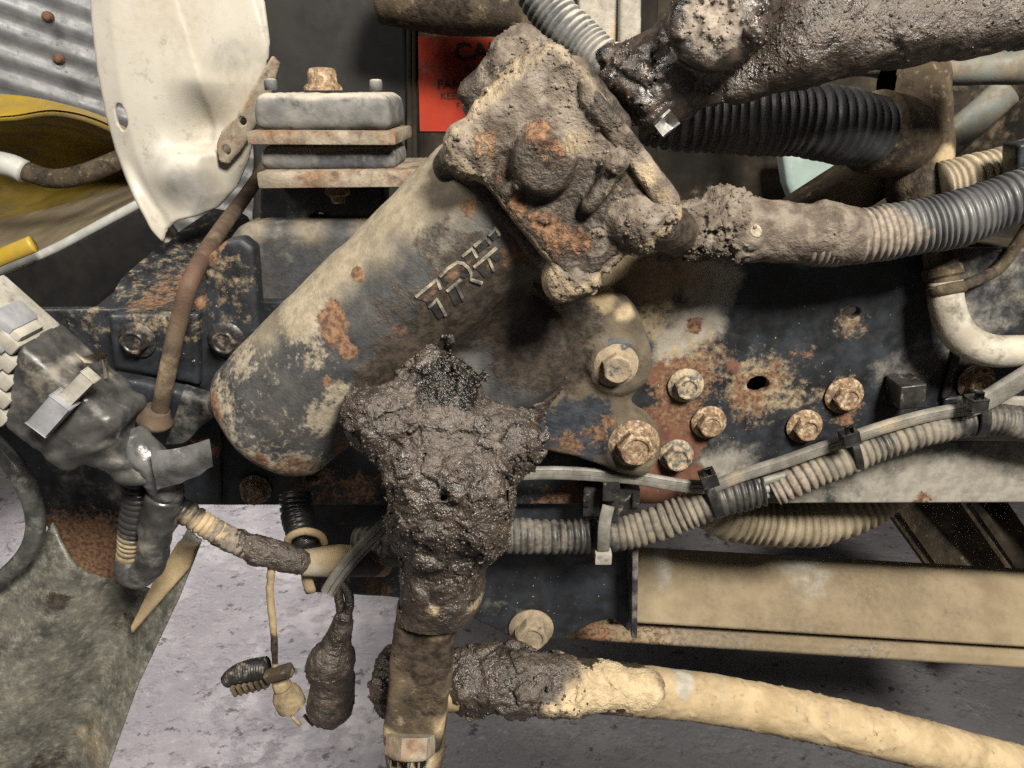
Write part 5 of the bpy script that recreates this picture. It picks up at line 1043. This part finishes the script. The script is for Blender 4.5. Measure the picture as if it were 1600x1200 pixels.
# conduit loop
hose('loop_conduit', '', '', [(214, 700, -.085), (216, 740, -.085), (214, 790, -.085), (206, 840, -.085), (202, 880, -.083)], [24, 24, 24, 24, 20], 10.5, M['condc'], .10, parent=tcn, attrs=dict(dust=[(200, 860, 40, .5), (215, 720, 30, .25)]))
V, Q = tube(path([(198, 872, -.085), (204, 896, -.088), (224, 896, -.092), (238, 870, -.095), (246, 820, -.098), (258, 772, -.10)]), np.array([18, 21, 23, 25, 27, 26]) * S(230, 830, -.09), 28, .002, noise=lambda p: .0008 * fbm(p / .012, 16, 3) + .0004 * np.sin(p[:, 2] / .0022))
part('taped_loop', V, Q, M['tape'], tcn, attrs=dict(grey=spots(np.asarray(V), [(240, 830, 60, .32), (215, 890, 30, .45)], -.09)))
dcn = thing('branch_conduit', 'thin ribbed conduit with muddy right end leaving the taped bundle', 'conduit', P(380, 860, -.08))
hose('ribbed_sleeve', '', '', [(262, 780, -.09), (300, 805, -.088), (340, 832, -.085), (400, 862, -.082), (470, 880, -.075)], 19, 10, M['condc'], .12, parent=dcn, attrs=dict(dust=[(325, 818, 20, 1.0), (300, 800, 20, .4)], dry=[(360, 845, 40, .8)]))
lo, hi = ab([P(325, 800, -.083), P(480, 905, -.083)], .012); lo[1] = -.105; hi[1] = -.055; g = Grid(lo, hi, .0012)
d = g.cap(P(345, 835, -.084), P(400, 862, -.082), 19 * S(400, 860, -.08), 22 * S(400, 860, -.08)); d = smin(d, g.cap(P(400, 862, -.082), P(466, 880, -.076), 22 * S(400, 860, -.08), 19 * S(400, 860, -.08)), .004)
d = g.jig(d, lambda p: -.55 * clods(p, 1, 70, .008, .004), .006); V, Q = g.mesh(d); part('mud_coat', V, Q, M['mud'], dcn, attrs=dict(dry=np.full(len(V), .45), dust=spots(V, [(345, 830, 20, .7)], -.09)), label='brown mud coat')
# ------------------------------------------------------------------ fitting cluster under the rail
fc_ = thing('pipe_tee', 'dusty pale elbow fitting with ring under the frame beside the arm', 'fitting', P(500, 910, -.03))
V, Q = tube(path([(470, 880, -.07), (500, 878, -.066), (540, 876, -.055), (600, 880, -.03)]), np.array([20, 25, 24, 22]) * S(510, 880, -.06), 24, .003); part('elbow', V, Q, M['tan'], fc_, attrs=dict(mud=spots(np.asarray(V), [(560, 885, 40, .8)], -.05), grey=spots(np.asarray(V), [(500, 880, 30, .6)], -.06)))
V, Q = tube(path([(448, 862, -.06), (452, 840, -.068), (475, 830, -.07), (500, 836, -.062), (508, 850, -.055)]), 6 * S(480, 840, -.06), 12); part('ring', V, Q, M['tan'], fc_)
V, Q = tube(path([(482, 880, -.066), (480, 905, -.066), (486, 925, -.066)]), 9 * S(480, 900, -.06), 12, ell=(1, .6)); part('hanger', V, Q, M['tan'], fc_)
hose('stub_conduit', 'dark ribbed conduit stub dropping from the frame into the elbow fitting', 'conduit', [(462, 770, -.02), (464, 800, -.03), (470, 830, -.045), (482, 856, -.055)], 25, 9, M['condc'], .10, attrs=dict(grey=[(465, 800, 30, .3)]))
V, Q = tube(path([(560, 850, -.03), (600, 862, -.03), (650, 860, -.03)]), 24 * S(600, 860, -.03), 20, .002, prof=corr(9 * S(600, 860, -.03), .1)); o = part('short_sleeve', V, Q, M['cond'], org=P(600, 890, -.03)); tag(o, 'short dark ribbed sleeve left of the muddy arm', 'conduit')
flat('grey_cable', 'grey cable end slanting down left of the muddy arm', [(640, 790, -.07), (600, 822, -.074), (560, 862, -.08), (530, 898, -.085), (512, 926, -.088)], 12, 6)
# ------------------------------------------------------------------ hanging plug with cap
hp2 = thing('hanging_plug', 'small muddy plug and ribbed cap dangling from a thin wire', 'plug', P(455, 1120, -.08))
V, Q = tube(path([(424, 880, -.082), (422, 930, -.082), (427, 980, -.082), (430, 1045, -.082)]), np.array([6, 6, 5.5, 5]) * S(425, 960, -.08), 12, .002, noise=lambda p: .0005 * fbm(p / .006, 81, 3)); part('wire', V, Q, M['tan'], hp2, attrs=dict(mud=spots(np.asarray(V), [(430, 1010, 30, .9)], -.08)))
mz = S(400, 1060, -.08); k1 = nrm(P(424, 1040, -.08) - P(352, 1058, -.08)); k2 = np.array([-k1[2], 0, k1[0]])
cc = P(388, 1056, -.08)
V, Q = tube(np.array([cc - k1 * 36 * mz, cc - k1 * 24 * mz + k2 * 6 * mz, cc + k2 * 9 * mz, cc + k1 * 34 * mz + k2 * 6 * mz]), np.array([11, 15, 17, 17]) * mz, 30, .0006, prof=lambda u: 1 + .05 * np.cos(u / (4.2 * mz) * 2 * math.pi), ell=(1, 1)); cap = part('cap', V, Q, M['darkplastic'], hp2)
for k in range(6):
    V, Fc = boxm(cc + k1 * (-24 + k * 10) * mz - k2 * 10 * mz + np.array([0, -.004, 0]), [k1, YA, k2], (2 * mz, .006, 9 * mz), .0005); part('rib', V, Fc, M['brown'], cap)
V, Fc = boxm(cc - k2 * 18 * mz, [k1, YA, k2], (30 * mz, .007, 3 * mz), .0008); part('rim', V, Fc, M['brown'], cap)
V, Fc = boxm(P(436, 1052, -.088), [nrm((1, 0, .35)), YA, nrm((-.35, 0, 1))], (22 * mz, .005, 8 * mz), .0015); part('strap', V, Fc, M['brown'], hp2)
j0, j1 = P(436, 1062, -.08), P(466, 1122, -.08); ja = nrm(j1 - j0)
V, Fc = lathe([(12 * mz, 0), (14 * mz, 8 * mz), (15 * mz, 14 * mz), (13 * mz, 17 * mz), (20 * mz, 26 * mz), (23 * mz, 34 * mz), (23 * mz, 54 * mz), (18 * mz, 58 * mz)], j0, ja, 20); part('plug_body', V, Fc, M['brown'], hp2, attrs=dict(dust=[.55] * len(V)), auto=40)
for dx in (-9, 12): V, Q = tube(np.array([j1 + XA * dx * mz - ja * 6 * mz, j1 + XA * (dx + 4) * mz + ja * 8 * mz, j1 + XA * (dx + 7) * mz + ja * 15 * mz]), 3 * mz, 8); part('prong', V, Q, M['tan'], hp2)
# ------------------------------------------------------------------ hanging lump of mud
hl = thing('muddy_lump', 'long dark mud covered plug hanging like a teardrop left of the arm', 'plug', P(520, 1140, -.085))
mt_ = S(520, 1050, -.085); lo, hi = ab([P(470, 960, -.085), P(560, 1150, -.085)], .008); lo[1] = -.125; hi[1] = -.045; g = Grid(lo, hi, .0012)
d = g.cap(P(538, 965, -.085), P(524, 1020, -.085), 15 * mt_, 26 * mt_); d = smin(d, g.cap(P(522, 1030, -.085), P(517, 1098, -.085), 30 * mt_, 35 * mt_), .010); d = smin(d, g.ball(P(500, 1050, -.09), 16 * mt_), .006)
d = g.jig(d, lambda p: -.5 * clods(p, 1, 110, .012, .004), .008); V, Q = g.mesh(d); part('mud_drop', V, Q, M['mud'], hl, attrs=dict(dry=spots(V, [(505, 1040, 26, .5), (540, 1000, 20, .5), (510, 1100, 30, .4)], -.1)))
for a in (-7, 8):
    V, Q = tube(path([(522 + a * .4, 905, -.075), (535 + a, 925, -.08), (538 + a * .9, 950, -.084), (535 + a * .5, 985, -.085)]), np.array([6, 7, 7, 8]) * mt_, 12, .002, noise=lambda p: .0006 * fbm(p / .006, 91, 3)); part('strand', V, Q, M['mud'], hl)
